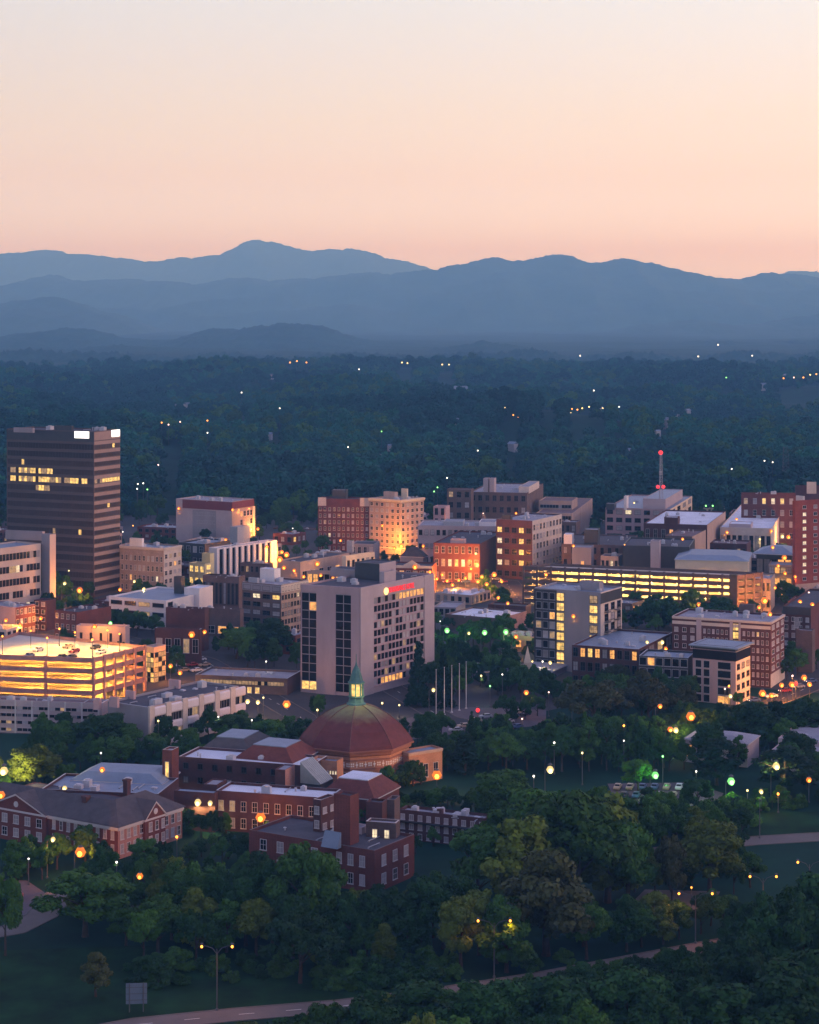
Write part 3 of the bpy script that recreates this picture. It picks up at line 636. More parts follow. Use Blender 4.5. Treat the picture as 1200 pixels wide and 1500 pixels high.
b = Bld('office_building', 'grey two tone office with radio mast and red beacons on its roof', 982, 746, 887, 1014, 1180, 74, 'conc', 'blue', wallR='cream', land='grey mast-topped office'); b.grid('L', 7, 4, .62, .5, st='dark', p=.02, blind=.15).grid('R', 4, 4, .5, .5, p=0, st='dark'); b.pent(942, 975, 731, 1188, 'lav', 'blue', xr=1000); b.pent(888, 900, 738, wall='black'); b.pent(914, 918, 727, wall='white', part='roof_stack'); b.clutter(4, 25)
MAST_Z = b.h
b = Bld('sports_hall', 'pale vaulted hall roof far behind the mast-topped office', 985, 727, 922, 990, 1420, 82, 'grey', 'white'); hip(b.root, b.o, [b.C, b.C+b.u*b.wr, b.C+b.u*b.wr+b.v*b.wl, b.C+b.v*b.wl], b.h+.3, b.h+4, .5, 'white')
b = Bld('warehouse', 'dark brown building with bright white roof and tan end wall', 1036, 769, 943, 1063, 1065, 74, 'dbrick', 'white', wallR='tan'); b.grid('L', 8, 2, .4, .45, p=0, lit={(3, 0): 'o'}); b.pent(973, 993, 758, wall='dbrick', roof='white'); b.clutter(3, 26)
b = Bld('store_building', 'small brown store with tan end, just below the white-roofed brown building', 1014, 786, 974, 1034, 1030, 70, 'brown', 'brown', wallR='tan'); b.grid('L', 4, 2, .45, .5, lit={(1, 1): 'w', (3, 1): 'w'}); b.clutter(1, 27)
b = Bld('warehouse', 'long black flat building with pale lift tower above the yellow garage', 1010, 801, 912, 1018, 965, 78, 'black', 'dark'); b.block('lift_tower', 966, 793, 953, 968, 955, 78, 'lav', 'grey', key='t'); b.clutter(3, 28)
b = Bld('warehouse', 'low pale building under a broad blue roof behind the yellow garage', 1096, 823, 989, 1101, 935, 78, 'cream', 'blue', par=.15, land='blue-roofed low building'); hip(b.root, b.o, [b.C, b.C+b.u*b.wr, b.C+b.u*b.wr+b.v*b.wl, b.C+b.v*b.wl], b.h+.3, b.h+2.0, .35, 'blue'); b.grid('L', 9, 1, .7, .4, st='dark', p=0)
b = Bld('apartment_block', 'dark red brick block with a row of lit top windows, at the right', 1166, 722, 1086, 1172, 1150, 84, 'brick', 'grey', land='lit-top brick block', cop='stone'); b.grid('L', 6, 4, .36, .45, t=(.1, .95), lit={(0, 0): 'd', (2, 0): 'y', (3, 0): 'w', (4, 0): 'y'}, p=0, blind=.7); b.block('tower', 1205, 711, 1165, 1230, 1175, 84, 'dbrick', 'dark', key='t'); b.pent(1182, 1196, 706, wall='stone'); b.clutter(3, 29)
b = Bld('apartment_tower', 'red brick high-rise with a column of lit windows, at the right edge', 1165, 734, 1161, 1270, 940, 30, 'red', 'grey', land='red brick high-rise')
b.grid('R', 6, 12, .28, .42, (.05, .95), (.1, .97), p=0, st='trim', lit={(0, r): 'w' for r in range(1, 10)}, blind=.2); b.strip('R', 0, 1, .0, .16, 'tan', 'stone_base', .2); b.pent(1166, 1176, 727, wall='trim')
b = Bld('warehouse', 'low pale building with white roof stripes left of the red brick high-rise', 1130, 774, 1055, 1162, 1090, 76, 'stone', 'white'); b.grid('L', 9, 1, .6, .5, st='dark', p=.1); b.pent(1068, 1100, 768, wall='lav', roof='white'); b.clutter(4, 30)
b = Bld('bus_shelter', 'open pavilion under a wide pale hipped roof beside the red high-rise', 1160, 812, 1108, 1172, 965, 70, 'black', 'dark', land='hip-roofed pavilion', par=.1); hip(b.root, b.o, [b.C, b.C+b.u*b.wr, b.C+b.u*b.wr+b.v*b.wl, b.C+b.v*b.wl], b.h, b.h+2.6, .7, 'blue', over=3.0); b.grid('L', 5, 1, .8, .7, lit={(3, 0): 'o', (4, 0): 'o'}, st='dark')
b = Bld('store_building', 'orange lit shopfront at the foot of the red brick high-rise', 1160, 828, 1126, 1170, 948, 76, 'tan', 'grey'); b.grid('L', 4, 3, .8, .55, p=.75, kinds='ood', st='dark')
# ---- shops between
b = Bld('store_building', 'tan walled low store with dark roof, left of the orange lit square', 440, 823, 407, 512, 955, 58, 'tan', 'dark'); b.clutter(3, 33); b.grid('R', 6, 1, .5, .4, p=.3, kinds='o')
b = Bld('store_building', 'low store with patchy white roof below the red brick block', 500, 812, 455, 508, 1015, 74, 'brown', 'white'); b.clutter(6, 34, 1.1); b.pent(508, 516, 793, 1030, 'steel', part='roof_box')
b = Bld('store_building', 'cream two storey shop with dark windows above the hotel roof', 507, 815, 501, 549, 965, 52, 'cream', 'grey', land='cream two-storey shop'); b.grid('R', 6, 2, .42, .5, st='dark', p=0)
b = Bld('store_building', 'shop front glowing orange under a striped awning, left of the hotel roof', 500, 838, 450, 504, 935, 74, 'tan', 'dark', land='glowing orange shopfront'); b.grid('L', 6, 2, .75, .6, p=.55, kinds='oo', st='dark'); b.strip('L', .0, 1, .45, .56, 'cream', 'awning', 1.2)
b = Bld('store_building', 'dark grey slab building at the foot of the red brick block', 548, 797, 514, 556, 1055, 80, 'grey', 'dark'); b.grid('L', 4, 2, .5, .5)
b = Bld('store_building', 'low brick shop with a lit pale pediment, right of the hotel roof', 633, 829, 574, 640, 965, 80, 'brick', 'dark', land='pedimented brick shop'); b.strip('L', 0, 1, .9, 1.0, 'stone', 'cornice', .3)
f = b.faces['L']; m = MB(); m.prism([(f.W*.3, -.3), (f.W*.7, -.3), (f.W*.7, .1), (f.W*.3, .1)], f.h, f.h+.5); m.poly([(f.W*.32, -.32, f.h+.5), (f.W*.68, -.32, f.h+.5), (f.W*.5, -.32, f.h+2.4)]); m.poly([(f.W*.32, .1, f.h+.5), (f.W*.5, .1, f.h+2.4), (f.W*.68, .1, f.h+.5)]); m.quad((f.W*.32, -.32, f.h+.5), (f.W*.5, -.32, f.h+2.4), (f.W*.5, .1, f.h+2.4), (f.W*.32, .1, f.h+.5)); m.quad((f.W*.5, -.32, f.h+2.4), (f.W*.68, -.32, f.h+.5), (f.W*.68, .1, f.h+.5), (f.W*.5, .1, f.h+2.4)); m.obj('pediment', WM['stone'], b.root, f.at(0, 0, 0), f.rz)
b.grid('L', 6, 1, .6, .6, p=.5, kinds='o')
b = Bld('store_building', 'small grey gabled store beneath the cream corniced block', 620, 816, 586, 626, 1025, 72, 'grey', 'grey', par=.1); hip(b.root, b.o, [b.C, b.C+b.u*b.wr, b.C+b.u*b.wr+b.v*b.wl, b.C+b.v*b.wl], b.h, b.h+4.4, .75, 'slate')
b = Bld('store_building', 'tan single storey shop with pale roof just right of the hotel', 690, 872, 637, 719, 925, 60, 'tan', 'white', land='pale-roofed tan shop'); b.grid('R', 5, 1, .35, .6, p=.1, st='dark').grid('L', 5, 1, .4, .5, st='dark', p=0); b.clutter(4, 36)
b = Bld('warehouse', 'brown shed with broken white roof above the green lamps', 733, 906, 652, 772, 845, 60, 'brown', 'white', wallR='pbrick', land='white-roofed brown shed'); b.clutter(3, 37); b.block('rear_wall', 770, 888, 715, 778, 880, 70, 'dbrick', 'dark', key='r')
b = Bld('store_building', 'grey low store strip with dark doors right of the hotel', 668, 890, 634, 682, 890, 76, 'grey', 'grey'); b.grid('L', 4, 1, .6, .6, st='dark', p=0)
for (x0, x1, yt, D, w, rf, lab) in ((5, 62, 868, 905, 'grey', 'grey', 'long grey flat canopy roof in front of the dark tower'), (352, 400, 826, 985, 'brown', 'dark', 'brown flat store just right of the white-finned block'),
    (820, 850, 765, 1150, 'brown', 'grey', 'brown low block right of the pale windowed tower side'), (1030, 1062, 745, 1320, 'tan', 'grey', 'far tan block right of the mast-topped office'), (1068, 1090, 752, 1280, 'pbrick', 'grey', 'far pink brick block left of the lit-top brick block'),
    (845, 888, 756, 1290, 'lav', 'blue', 'far blue roofed block left of the mast-topped office'), (400, 466, 775, 1240, 'brown', 'grey', 'far brown low block left of the dark red brick block'), (1100, 1135, 848, 905, 'tan', 'grey', 'tan block with orange glow right of the yellow garage'), (1040, 1100, 797, 1010, 'dbrick', 'brown', 'dark brick row above the blue-roofed low building'), (880, 912, 815, 975, 'tan', 'dark', 'small tan store left of the black flat building')):
    b = Bld('store_building', lab, x1-6, yt, x0, x1, D, 74, w, rf); b.grid('L', max(3, int((x1-x0)/8)), 2, .5, .45, p=.06, st='dark').clutter(2, int(x0)+40)
# ---- left foreground offices
b = Bld('store_building', 'beige and brick corner store with grey roof at the left edge', 23, 890, -30, 52, 835, 56, 'conc', 'grey', wallR='brick', land='beige corner store', cop='trim'); b.grid('R', 5, 3, .5, .5, lit={(3, 2): 'd', (4, 2): 'd', (3, 1): 'd'}, p=.05); b.clutter(4, 41)
b = Bld('store_building', 'narrow dark brick building right of the beige corner store', 68, 880, 50, 82, 850, 62, 'dbrick', 'dark'); b.grid('L', 2, 4, .5, .5)
b = Bld('store_building', 'brick store with tiny windows behind the orange garage deck', 112, 897, 80, 163, 818, 56, 'dbrick', 'dark', wallR='brick', land='brick store behind the garage'); b.grid('L', 4, 3, .4, .45, p=.05); b.clutter(2, 42)
b = Bld('warehouse', 'plain lavender grey wall block behind the orange garage deck', 184, 918, 112, 190, 790, 80, 'lav', 'grey'); b.grid('L', 5, 1, .2, .5, st='dark')
b = Bld('office_building', 'grey panelled three storey office in front of the orange garage', 150, 1030, -30, 160, 640, 80, 'lav', 'brown', land='grey panelled office', cop='trim')
b.ribbon('L', 4, 22, .42, (.0, .97), (.0, .88), None, .03, 'd'*2, 'lav'); 
for i in range(8): b.strip('L', .02+i*.135, .032+i*.135, 0, 1, 'trim', 'mullion_pier', .2)
b.pent(137, 146, 1024, 634, 'pink'); b.clutter(3, 43)
b = Bld('office_building', 'long office with tan piers, pale rounded panels and dark navy roof', 217, 1036, 158, 350, 620, 55, 'grey', 'dark', wallR='tan', land='tan-piered office', cop='steel')
PALE = mat('pale_spandrel_panel', (.60, .55, .55), .7, .08, .2)
for i in range(6):
    s0 = i*.178; b.strip('R', s0, s0+.052, 0, 1.02, 'stone', 'pier', .7)
    if s0 < .9:
        for t0, t1 in ((.74, .97), (.36, .56), (.0, .16)): 
            f = b.faces['R']; m = MB(); a, c = f.W*(s0+.056), f.W*(s0+.174); zb, ztp = f.h*t0, f.h*t1
            prof = [(.05, zb), (-.35, zb+.1), (-.62, zb+.5), (-.62, ztp-.5), (-.35, ztp-.1), (.05, ztp)]
            for (y0, z0_), (y1, z1_) in zip(prof, prof[1:]): m.quad((a, y0, z0_), (c, y0, z0_), (c, y1, z1_), (a, y1, z1_))
            m.poly([(a, y, z) for y, z in prof]); m.poly([(c, y, z) for y, z in prof[::-1]]); m.obj('spandrel_panel', PALE, b.root, f.at(0, 0, 0), f.rz)
        for t0, t1 in ((.56, .74), (.16, .36)):
            f = b.faces['R']; m = MB(); a, c = f.W*(s0+.056), f.W*(s0+.174); n = 4
            for k in range(n):
                x0, x1 = a+(c-a)*k/n, a+(c-a)*(k+1)/n; m.quad((x0, -.04, f.h*t0), (x1, -.04, f.h*t0), (x1, -.04, f.h*t1), (x0, -.04, f.h*t1), 1 if rng.random() < .12 else 0)
                if k: m.box(x0-.05, -.1, f.h*t0, x0+.05, -.03, f.h*t1, 2)
            m.obj('window_band', [M_glass, LIT['d'], WM['steel']], b.root, f.at(0, 0, 0), f.rz)
for x0, x1, yt, D in ((160, 172, 1022, 624), (184, 196, 1013, 636), (247, 262, 997, 654)): b.pent(x0, x1, yt, D, 'pink', 'grey', part='roof_stair')
b.clutter(5, 44, 1.2)
b = Bld('office_building', 'low brown brick building with a long strip of lit yellow windows', 421, 994, 286, 441, 708, 76, 'brown', 'grey', land='lit-strip brown building', cop='steel', wallR='dbrick'); b.ribbon('L', 1, 26, .9, (.06, .96), (.52, .76), {0: (0, 1)}, 0, 'dd', 'black'); b.grid('L', 2, 1, .5, .8, (.55, .72), (0, .42), lit={(0, 0): 'y', (1, 0): 'y'}); b.clutter(2, 45)
# ---- right: apartments
b = Bld('apartment_block', 'grey and black apartment block with a column of glowing yellow stair windows', 880, 868, 783, 911, 748, 60, 'grey', 'blue', land='glowing-stair apartment block', wallR='stone', cop='steel')
b.strip('L', 0, .34, 0, .985, 'black', 'glass_bay', .25)
f = b.faces['L']
b.grid('L', 3, 8, .72, .68, (.02, .33), (.02, .97), lit={(0, 3): 'd', (2, 4): 'd'}, p=.04, st='plain', blind=.1)
for k in list(b.root.children):
    if k.name.startswith('window') and k.matrix_local is not None and k.location.length >= 0: k.location = (k.location[0]+f.n.x*.25, k.location[1]+f.n.y*.25, k.location[2])
b.grid('L', 1, 8, .94, .76, (.34, .455), (.0, .97), lit={(0, r): 'y' for r in range(8)}, st='dark'); b.grid('L', 1, 8, .6, .72, (.80, .99), (.0, .97), lit={(0, r): ('y' if r % 3 else 'd') for r in range(5)}, st='dark')
b.strip('R', 0, 1, .86, .985, 'black', 'top_storey', .1); b.grid('R', 3, 7, .52, .66, (.12, 1.0), (.0, .86), p=.03, st='dark', blind=.1)
for r in range(6):
    for s0 in (.16, .62):
        q = MB(); fR = b.faces['R']; z = fR.h*(.13+.122*r); x0 = fR.W*s0; q.box(x0, -1.5, z, x0+3.2, -.05, z+.15)
        for k in range(9): q.box(x0+k*.39, -1.5, z+.15, x0+k*.39+.06, -1.44, z+1.1)
        q.box(x0, -1.52, z+1.1, x0+3.2, -1.42, z+1.18); q.obj('balcony', WM['black'], b.root, fR.at(0, 0, 0), fR.rz)
b.pent(849, 878, 853, 756, 'grey', 'blue', xr=884); b.clutter(2, 47)
b = Bld('apartment_block', 'dark red low wing with pale roof and amber top windows', 935, 951, 838, 985, 715, 66, 'dbrick', 'blue', land='amber-windowed low wing', cop='steel'); b.grid('L', 9, 3, .6, .6, lit={(1, 0): 'o', (2, 0): 'y', (3, 0): 'o', (5, 0): 'o', (8, 0): 'o'}, p=.02, st='dark'); b.grid('R', 4, 3, .6, .6, p=.2, st='dark'); b.clutter(4, 48)
b = Bld('apartment_block', 'black glass apartment wing under a pale slab roof', 1008, 964, 936, 1019, 698, 72, 'black', 'blue', land='black glass wing', cop='steel'); b.grid('L', 6, 4, .8, .7, lit={(1, 0): 'o', (4, 2): 'd', (4, 3): 'd'}, p=.02, st='plain', blind=.05); b.clutter(2, 49)
b = Bld('apartment_block', 'corner block with green glass top floor, overhanging roof and pale punched side', 1078, 955, 1015, 1099, 690, 60, 'conc', 'blue', land='overhanging-roof corner block', wallR='stone')
b.block('top_storey', 1077, 948, 1016, 1098, 691, 60, 'black', 'blue', z0=b.h-3.6, key='t', par=.1); b.strip('L', 0, 1, .82, .99, M_glass, 'glass_band', .12); b.strip('R', 0, 1, .82, .99, M_glass, 'glass_band', .12)
qq = [Vector(p)+(Vector(p)-(Vector(b.q[0])+Vector(b.q[2]))/2).normalized()*1.6 for p in b.q]; m = MB(); m.prism([tuple(p) for p in qq], b.h+.9, b.h+1.35, bottom=True); m.obj('overhanging_roof', RM['blue'], b.root)
b.grid('L', 2, 5, .7, .8, (.04, .42), (.0, .8), st='plain', p=.05, blind=0); b.grid('L', 1, 5, .8, .8, (.55, .92), (0, .8), st='plain', p=.0, lit={(0, 4): 'o'}, blind=0); b.grid('R', 3, 4, .5, .5, t=(.03, .8), p=0, st='dark')
b = Bld('apartment_block', 'long brick apartment block with white lit base at its corner and lit stair', 1129, 911, 985, 1149, 722, 66, 'dbrick', 'grey', land='long brick apartment block', wallR='brick', cop='stone')
b.strip('L', 0, 1, .88, .93, 'stone', 'band', .1); b.strip('L', .25, .30, 0, 1.0, 'lav', 'pier', .3); b.strip('L', .59, .62, 0, 1.0, 'lav', 'pier', .3); b.strip('L', .68, .70, 0, 1.0, 'lav', 'pier', .3)
b.grid('L', 3, 7, .4, .5, (.0, .25), (.0, .86), p=.04, st='trim').grid('L', 6, 7, .4, .5, (.31, .58), (.0, .86), p=.03, st='trim').grid('L', 1, 4, .9, .8, (.62, .68), (.45, .95), lit={(0, r): 'y' for r in range(4)}, st='dark').grid('L', 6, 7, .4, .5, (.71, .99), (.0, .86), lit={(1, 3): 'd', (1, 4): 'o', (0, 4): 'd'}, p=.03)
b.strip('R', 0, 1, .0, .2, 'stone', 'white_base', .15); b.grid('R', 3, 6, .5, .5, t=(.22, .96), p=0, blind=.6); b.grid('R', 3, 1, .5, .75, t=(.0, .2), lit={(0, 0): 'o', (1, 0): 'o', (2, 0): 'o'}); b.cornice('stone', .4, .5)
b.pent(1083, 1104, 886, 745, 'brown', 'grey'); b.clutter(6, 50)
b = Bld('apartment_block', 'dark brick block with mansard top and blue window, at the right edge', 1188, 890, 1147, 1225, 770, 68, 'dbrick', 'dark', land='mansard-topped brick block', wallR='brick'); b.strip('L', .0, 1, .86, 1.0, 'black', 'mansard', .2); b.grid('L', 4, 6, .4, .5, t=(0, .85), p=.02); b.grid('L', 1, 1, .9, .9, (.4, .62), (.62, .82), lit={(0, 0): 's'}, st='trim'); b.block('front_bay', 1190, 924, 1166, 1194, 752, 68, 'brown', 'grey', key='f')
b = Bld('shed', 'white metal roofed shed behind the park trees at the right', 1095, 1090, 1003, 1112, 596, 66, 'lav', 'grey', par=.1, land='white metal shed'); hip(b.root, b.o, [b.C, b.C+b.u*b.wr, b.C+b.u*b.wr+b.v*b.wl, b.C+b.v*b.wl], b.h, b.h+1.4, .6, 'grey'); b.grid('L', 6, 1, .5, .5, st='dark', p=.2)
b = Bld('shed', 'stepped white roofed hall at the right edge behind a lamp', 1195, 1104, 1130, 1235, 588, 66, 'lav', 'grey', par=.2); b.clutter(3, 51); b.block('upper_hall', 1200, 1086, 1140, 1240, 598, 66, 'lav', 'grey', key='u'); b.grid('L', 6, 1, .5, .6, st='dark', p=.25)
b = Bld('chapel', 'tiny chapel with pale lit spire beside the glowing-stair apartments', 800, 988, 742, 832, 735, 66, 'grey', 'grey', par=.1, land='chapel spire'); hip(b.root, b.o, [b.C, b.C+b.u*b.wr, b.C+b.u*b.wr+b.v*b.wl, b.C+b.v*b.wl], b.h, b.h+1.4, .6, 'grey')
m = MB(); x, y = X_of(773, 733)-b.o.x, 733-b.o.y; m.prism([(x-1.1, y-1.1), (x+1.1, y-1.1), (x+1.1, y+1.1), (x-1.1, y+1.1)], 1, 7)
sp_ = [(x-1.3, y-1.3), (x+1.3, y-1.3), (x+1.3, y+1.3), (x-1.3, y+1.3)]
for i in range(4): m.poly([(*sp_[i], 7), (*sp_[(i+1) % 4], 7), (x, y, 13.0)])
m.obj('spire', WM['cream'], b.root)
b = Bld('pavilion', 'cream columned hall lit from inside, right of the flagpoles', 716, 984, 688, 720, 752, 76, 'cream', 'grey', land='lit columned hall'); b.grid('L', 5, 1, .6, .8, p=.6, kinds='yd')
# ------------------------------------------------------------------ hotel
b = Bld('hotel', 'grey twelve storey hotel with red lit letters and long window grid', 527, 861, 441, 635, 705, 56, 'conc', 'dark', land='grey hotel', wallR='lav', thl=156)
HB = b
for s0, s1 in ((.02, .27), (.60, .86)):
    f = b.faces['L']; n = 2
    for r in range(11):
        z0, z1 = f.h*(.93-.0815*(r+1)), f.h*(.93-.0815*r)-.25; m = MB()
        for k in range(n):
            x0, x1 = f.W*(s0+(s1-s0)*k/n), f.W*(s0+(s1-s0)*(k+1)/n); li = 2 if (r == 10 and s0 < .1) else (1 if rng.random() < .02 else 0)
            m.quad((x0, -.04, z0), (x1, -.04, z0), (x1, -.04, z1), (x0, -.04, z1), li)
            if k: m.box(x0-.12, -.16, z0, x0+.12, -.03, z1, 3)
        m.box(f.W*s0, -.14, z1, f.W*s1, .02, z1+.25, 3); m.obj('window_band', [M_glass, LIT['o'], LIT['y'], WM['grey']], b.root, f.at(0, 0, .02), f.rz)
for s0, s1 in ((.0, .02), (.27, .60), (.86, 1.0)): b.strip('L', s0, s1-.002, .0, .99, 'conc', 'concrete_bay', .3)
b.strip('L', .0, 1.0, .935, 1.0, 'conc', 'parapet_band', .36)
f = b.faces['R']
b.strip('R', 0, .17, 0, 1.0, 'lav', 'end_wall', .45); b.strip('R', .86, 1.0, .0, 1.0, 'lav', 'end_wall', .45); b.strip('R', .172, .858, .885, .985, 'lav', 'sign_band', .42)
rows = 11
for r in range(rows):
    z1 = f.h*.88-(f.h*.88-2)*r/rows; z0 = f.h*.88-(f.h*.88-2)*(r+1)/rows+.75; m = MB(); n = 14; x0, x1 = f.W*.175, f.W*.855
    for k in range(n):
        a, c = x0+(x1-x0)*k/n, x0+(x1-x0)*(k+1)/n; li = 0
        if r == 0 and k > 5: li = 1 if k != 6 else 2
        elif r == rows-1 and 2 <= k <= 7: li = 1
        elif rng.random() < .045: li = 2
        elif rng.random() < .25: li = 4
        m.quad((a, -.04, z0), (c, -.04, z0), (c, -.04, z1), (a, -.04, z1), li); m.box(a-.16, -.22, z0, a+.16, -.03, z1, 3)
    m.box(x0, -.26, z0-.74, x1, .02, z0, 3); m.obj('window_band', [M_glass, LIT['o'], LIT['d'], WM['conc'], M_shade], b.root, f.at(0, 0, .02), f.rz)
# red letters: strokes in a 4 x 6 cell
M_red = mat('red_lit_letters', (.5, .03, .03), .5, 0, emit=(1.0, .05, .06), es=.85); M_badge = mat('amber_lit_badge', (.6, .4, .1), .5, 0, emit=(1.0, .62, .22), es=2.4)
def text_obj(txt, size, m, parent, face, s, z, out, ext=.12, name='sign_letters'):
    cu = bpy.data.curves.new(name, 'FONT'); cu.body = txt; cu.size = size; cu.extrude = ext; cu.space_character = 1.05
    o0 = bpy.data.objects.new(name, cu); S.collection.objects.link(o0); dg = bpy.context.evaluated_depsgraph_get(); me = bpy.data.meshes.new_from_object(o0.evaluated_get(dg)); bpy.data.objects.remove(o0)
    me.materials.clear(); me.materials.append(m); me.transform(Matrix.Rotation(R(90), 4, 'X')); return link(name, me, parent, face.at(s, z, out), face.rz)
def face_s(px): 
    best = min(((abs(proj((*(f.at(t/200*f.W, 30)+Vector((HB.o.x, HB.o.y, 0))),))[0]-px), t/200*f.W) for t in range(201))); return best[1]
s0_, s1_ = face_s(568), face_s(605)
tx = text_obj('RENAISSANCE HOTEL', 2.7, M_red, b.root, f, s0_, f.h*.905, .62); tx.scale = ((s1_-s0_)/tx.dimensions.x, 1, 1)
m = MB(); m.lathe([(0.01, .0), (1.2, .02), (1.2, .3), (.01, .32)], 14); o = m.obj('sign_badge', M_badge, b.root, f.at(face_s(563.5), f.h*.925, .6), f.rz); o.rotation_euler = (R(90), 0, f.rz)
b.pent(484, 540, 836, 735, 'grey', 'dark', xr=554, th=60, part='plant_room', key='k'); b.block('plant_tower', 556, 826, 520, 580, 728, 58, 'black', 'dark', z0=b.h-1, key='m', wallR='lav', par=.3); b.block('lift_overrun', 563, 838, 556, 580, 722, 58, 'lav', 'grey', z0=b.h-1, key='n', par=.3); b.clutter(3, 60)
# ------------------------------------------------------------------ parking garages (real open decks, lit inside)
M_gl = mat('garage_lamp_amber', (.8, .6, .3), .5, 0, emit=(1.0, .50, .10), es=9.0)
M_gy = mat('garage_lamp_yellow', (.8, .7, .4), .5, 0, emit=(1.0, .72, .26), es=9.0)
def garage(name, label, xc, D, yt, xl, xr, th, thl, floors, spand, slab_m, lamp_m, baysL, baysR, power, col, land, base_z=0.0, sp_h=1.15, core=True, lampn=(4, 3), back=0.0):
    a, al = R(th), R(thl); o = Vector((X_of(xc, D), D)); root = thing(name, label, 'parking garage', (o.x, o.y, 0))
    def sol(xe, ang): c, s = math.cos(ang), math.sin(ang); k = (xe-600)/F; return (k*D-o.x)/(c-k*s)
    wr, wl = sol(xr, a), sol(xl, al); u = Vector((math.cos(a), math.sin(a))); v = Vector((math.cos(al), math.sin(al)))
    ht = Z_of(yt, D); fh = (ht-sp_h-base_z)/floors; q = [Vector((0, 0)), u*wr, u*wr+v*wl+Vector((0, back)), v*wl]
    FOOT.append([p+o for p in q]); LAND.append((land, o+u*wr*.5+v*wl*.5, (xl+xr)/2, yt))
    cen = (q[0]+q[2])/2; ins = [p+(cen-p).normalized()*.5 for p in q]
    for i in range(floors+1):
        z = base_z+i*fh; m = MB(); m.prism([tuple(p) for p in ins], z-.35, z, bottom=True); m.obj('deck', slab_m, root)
        if i == 0: continue
        m = MB()
        for k in range(4):
            A, B_ = q[k], q[(k+1) % 4]; Ai, Bi = ins[k], ins[(k+1) % 4]
            z0, z1 = z-.5, z+sp_h
            m.quad((*A, z0), (*B_, z0), (*B_, z1), (*A, z1)); m.quad((*Bi, z0), (*Ai, z0), (*Ai, z1), (*Bi, z1)); m.quad((*A, z1), (*B_, z1), (*Bi, z1), (*Ai, z1)); m.quad((*B_, z0), (*A, z0), (*Ai, z0), (*Bi, z0))
        m.obj('spandrel', WM[spand], root)
    def column(p, ang, w=.9, zt=ht+.3):
        m = MB(); m.box(-w/2, -.45, base_z-.5, w/2, .3, zt); m.obj('column', WM[spand], root, (p.x, p.y, 0), ang)
    ur, ul = math.atan2(u.y, u.x), math.atan2(-v.y, -v.x)
    for i in range(baysR+1): column(q[0]+u*wr*i/baysR+Vector((u.y, -u.x))*.02, ur)
    for i in range(1, baysL+1): column(q[0]+v*wl*i/baysL+Vector((-v.y, v.x))*.02, ul)
    if core:   # ramp wall and beams deep inside
        m = MB(); p0 = q[0]+u*wr*.45+v*wl*.08; p1 = q[0]+u*wr*.45+v*wl*.92; m.prism([tuple(p0), tuple(p0+u*.4), tuple(p1+u*.4), tuple(p1)], base_z-.4, ht-1.2); m.obj('ramp_wall', slab_m, root)
    for i in range(floors):
        z = base_z+(i+1)*fh-.62
        for j in range(lampn[0]):
            for k in range(lampn[1]):
                p = q[0]+v*wl*(j+.5)/lampn[0]+u*wr*(.10+.8*k/max(1, lampn[1]-1)*.5); m = MB(); m.box(-.7, -.12, -.1, .7, .12, .06); m.obj('deck_lamp', lamp_m, root, (p.x, p.y, z), rng.choice((0, 1.57)))
        for j in range(max(2, lampn[0]//2)):
            p = o+q[0]+v*wl*(j+.5)/max(2, lampn[0]//2)+u*wr*.16; L = bpy.data.lights.new('deck_light', 'POINT'); L.energy = power; L.color = col; L.shadow_soft_size = .4; lo = bpy.data.objects.new('deck_light', L); S.collection.objects.link(lo); lo.parent = root; lo.location = (p.x-o.x, p.y-o.y, base_z+(i+1)*fh-1.0)
        for s_ in ((.3, .55, .8) if wr > 18 else (.55,)):
            p = q[0]+u*wr*s_+v*3.2; L = bpy.data.lights.new('deck_light', 'POINT'); L.energy = power*.45; L.color = col; L.shadow_soft_size = .4; lo = bpy.data.objects.new('deck_light', L); S.collection.objects.link(lo); lo.parent = root; lo.location = (p.x, p.y, base_z+(i+1)*fh-1.0)
    return root, o, q, u, v, wr, wl, ht, fh
DECK_O = mat('garage_deck', (.50, .44, .36), .9, .12, .15)
G1 = garage('parking_garage', 'open parking garage glowing orange on every deck, at the left', 137, 690, 964, -70, 212, 62, 168, 4, 'pbrick', DECK_O, M_gl, 3, 5, 9500, (1.0, .43, .06), 'glowing orange garage', 0, 1.1, True, (6, 3), 20.0)
# glass stair tower at its right end
b = Bld('stair_tower', 'glass stair tower lit from within at the end of the orange garage', 226, 948, 211, 243, 732, 58, 'tan', 'grey', land='glass stair tower', cop='trim'); b.ribbon('L', 6, 3, .86, (.05, .95), (.0, .84), {i: (0, 1) for i in range(6)}, 0, 'dy', 'black'); b.ribbon('R', 6, 3, .86, (.05, .95), (.0, .84), {i: (0, 1) for i in range(6)}, 0, 'dd', 'black')
G2 = garage('parking_garage', 'long open parking garage with six yellow lit decks, at the right', 1080, 890, 843, 767, 1116, 40, 160, 6, 'brown', DECK_O, M_gy, 15, 3, 6500, (1.0, .62, .16), 'yellow lit garage', -1.0, 1.3, True, (16, 2))
root, o, q, u, v, wr, wl, ht, fh = G2
m = MB(); m.box(-.2, -.7, 0, 3.2, .3, ht+.5); m.obj('corner_tower', WM['black'], root, (q[0].x+v.x*3.1, q[0].y+v.y*3.1, 0), math.atan2(-v.y, -v.x))
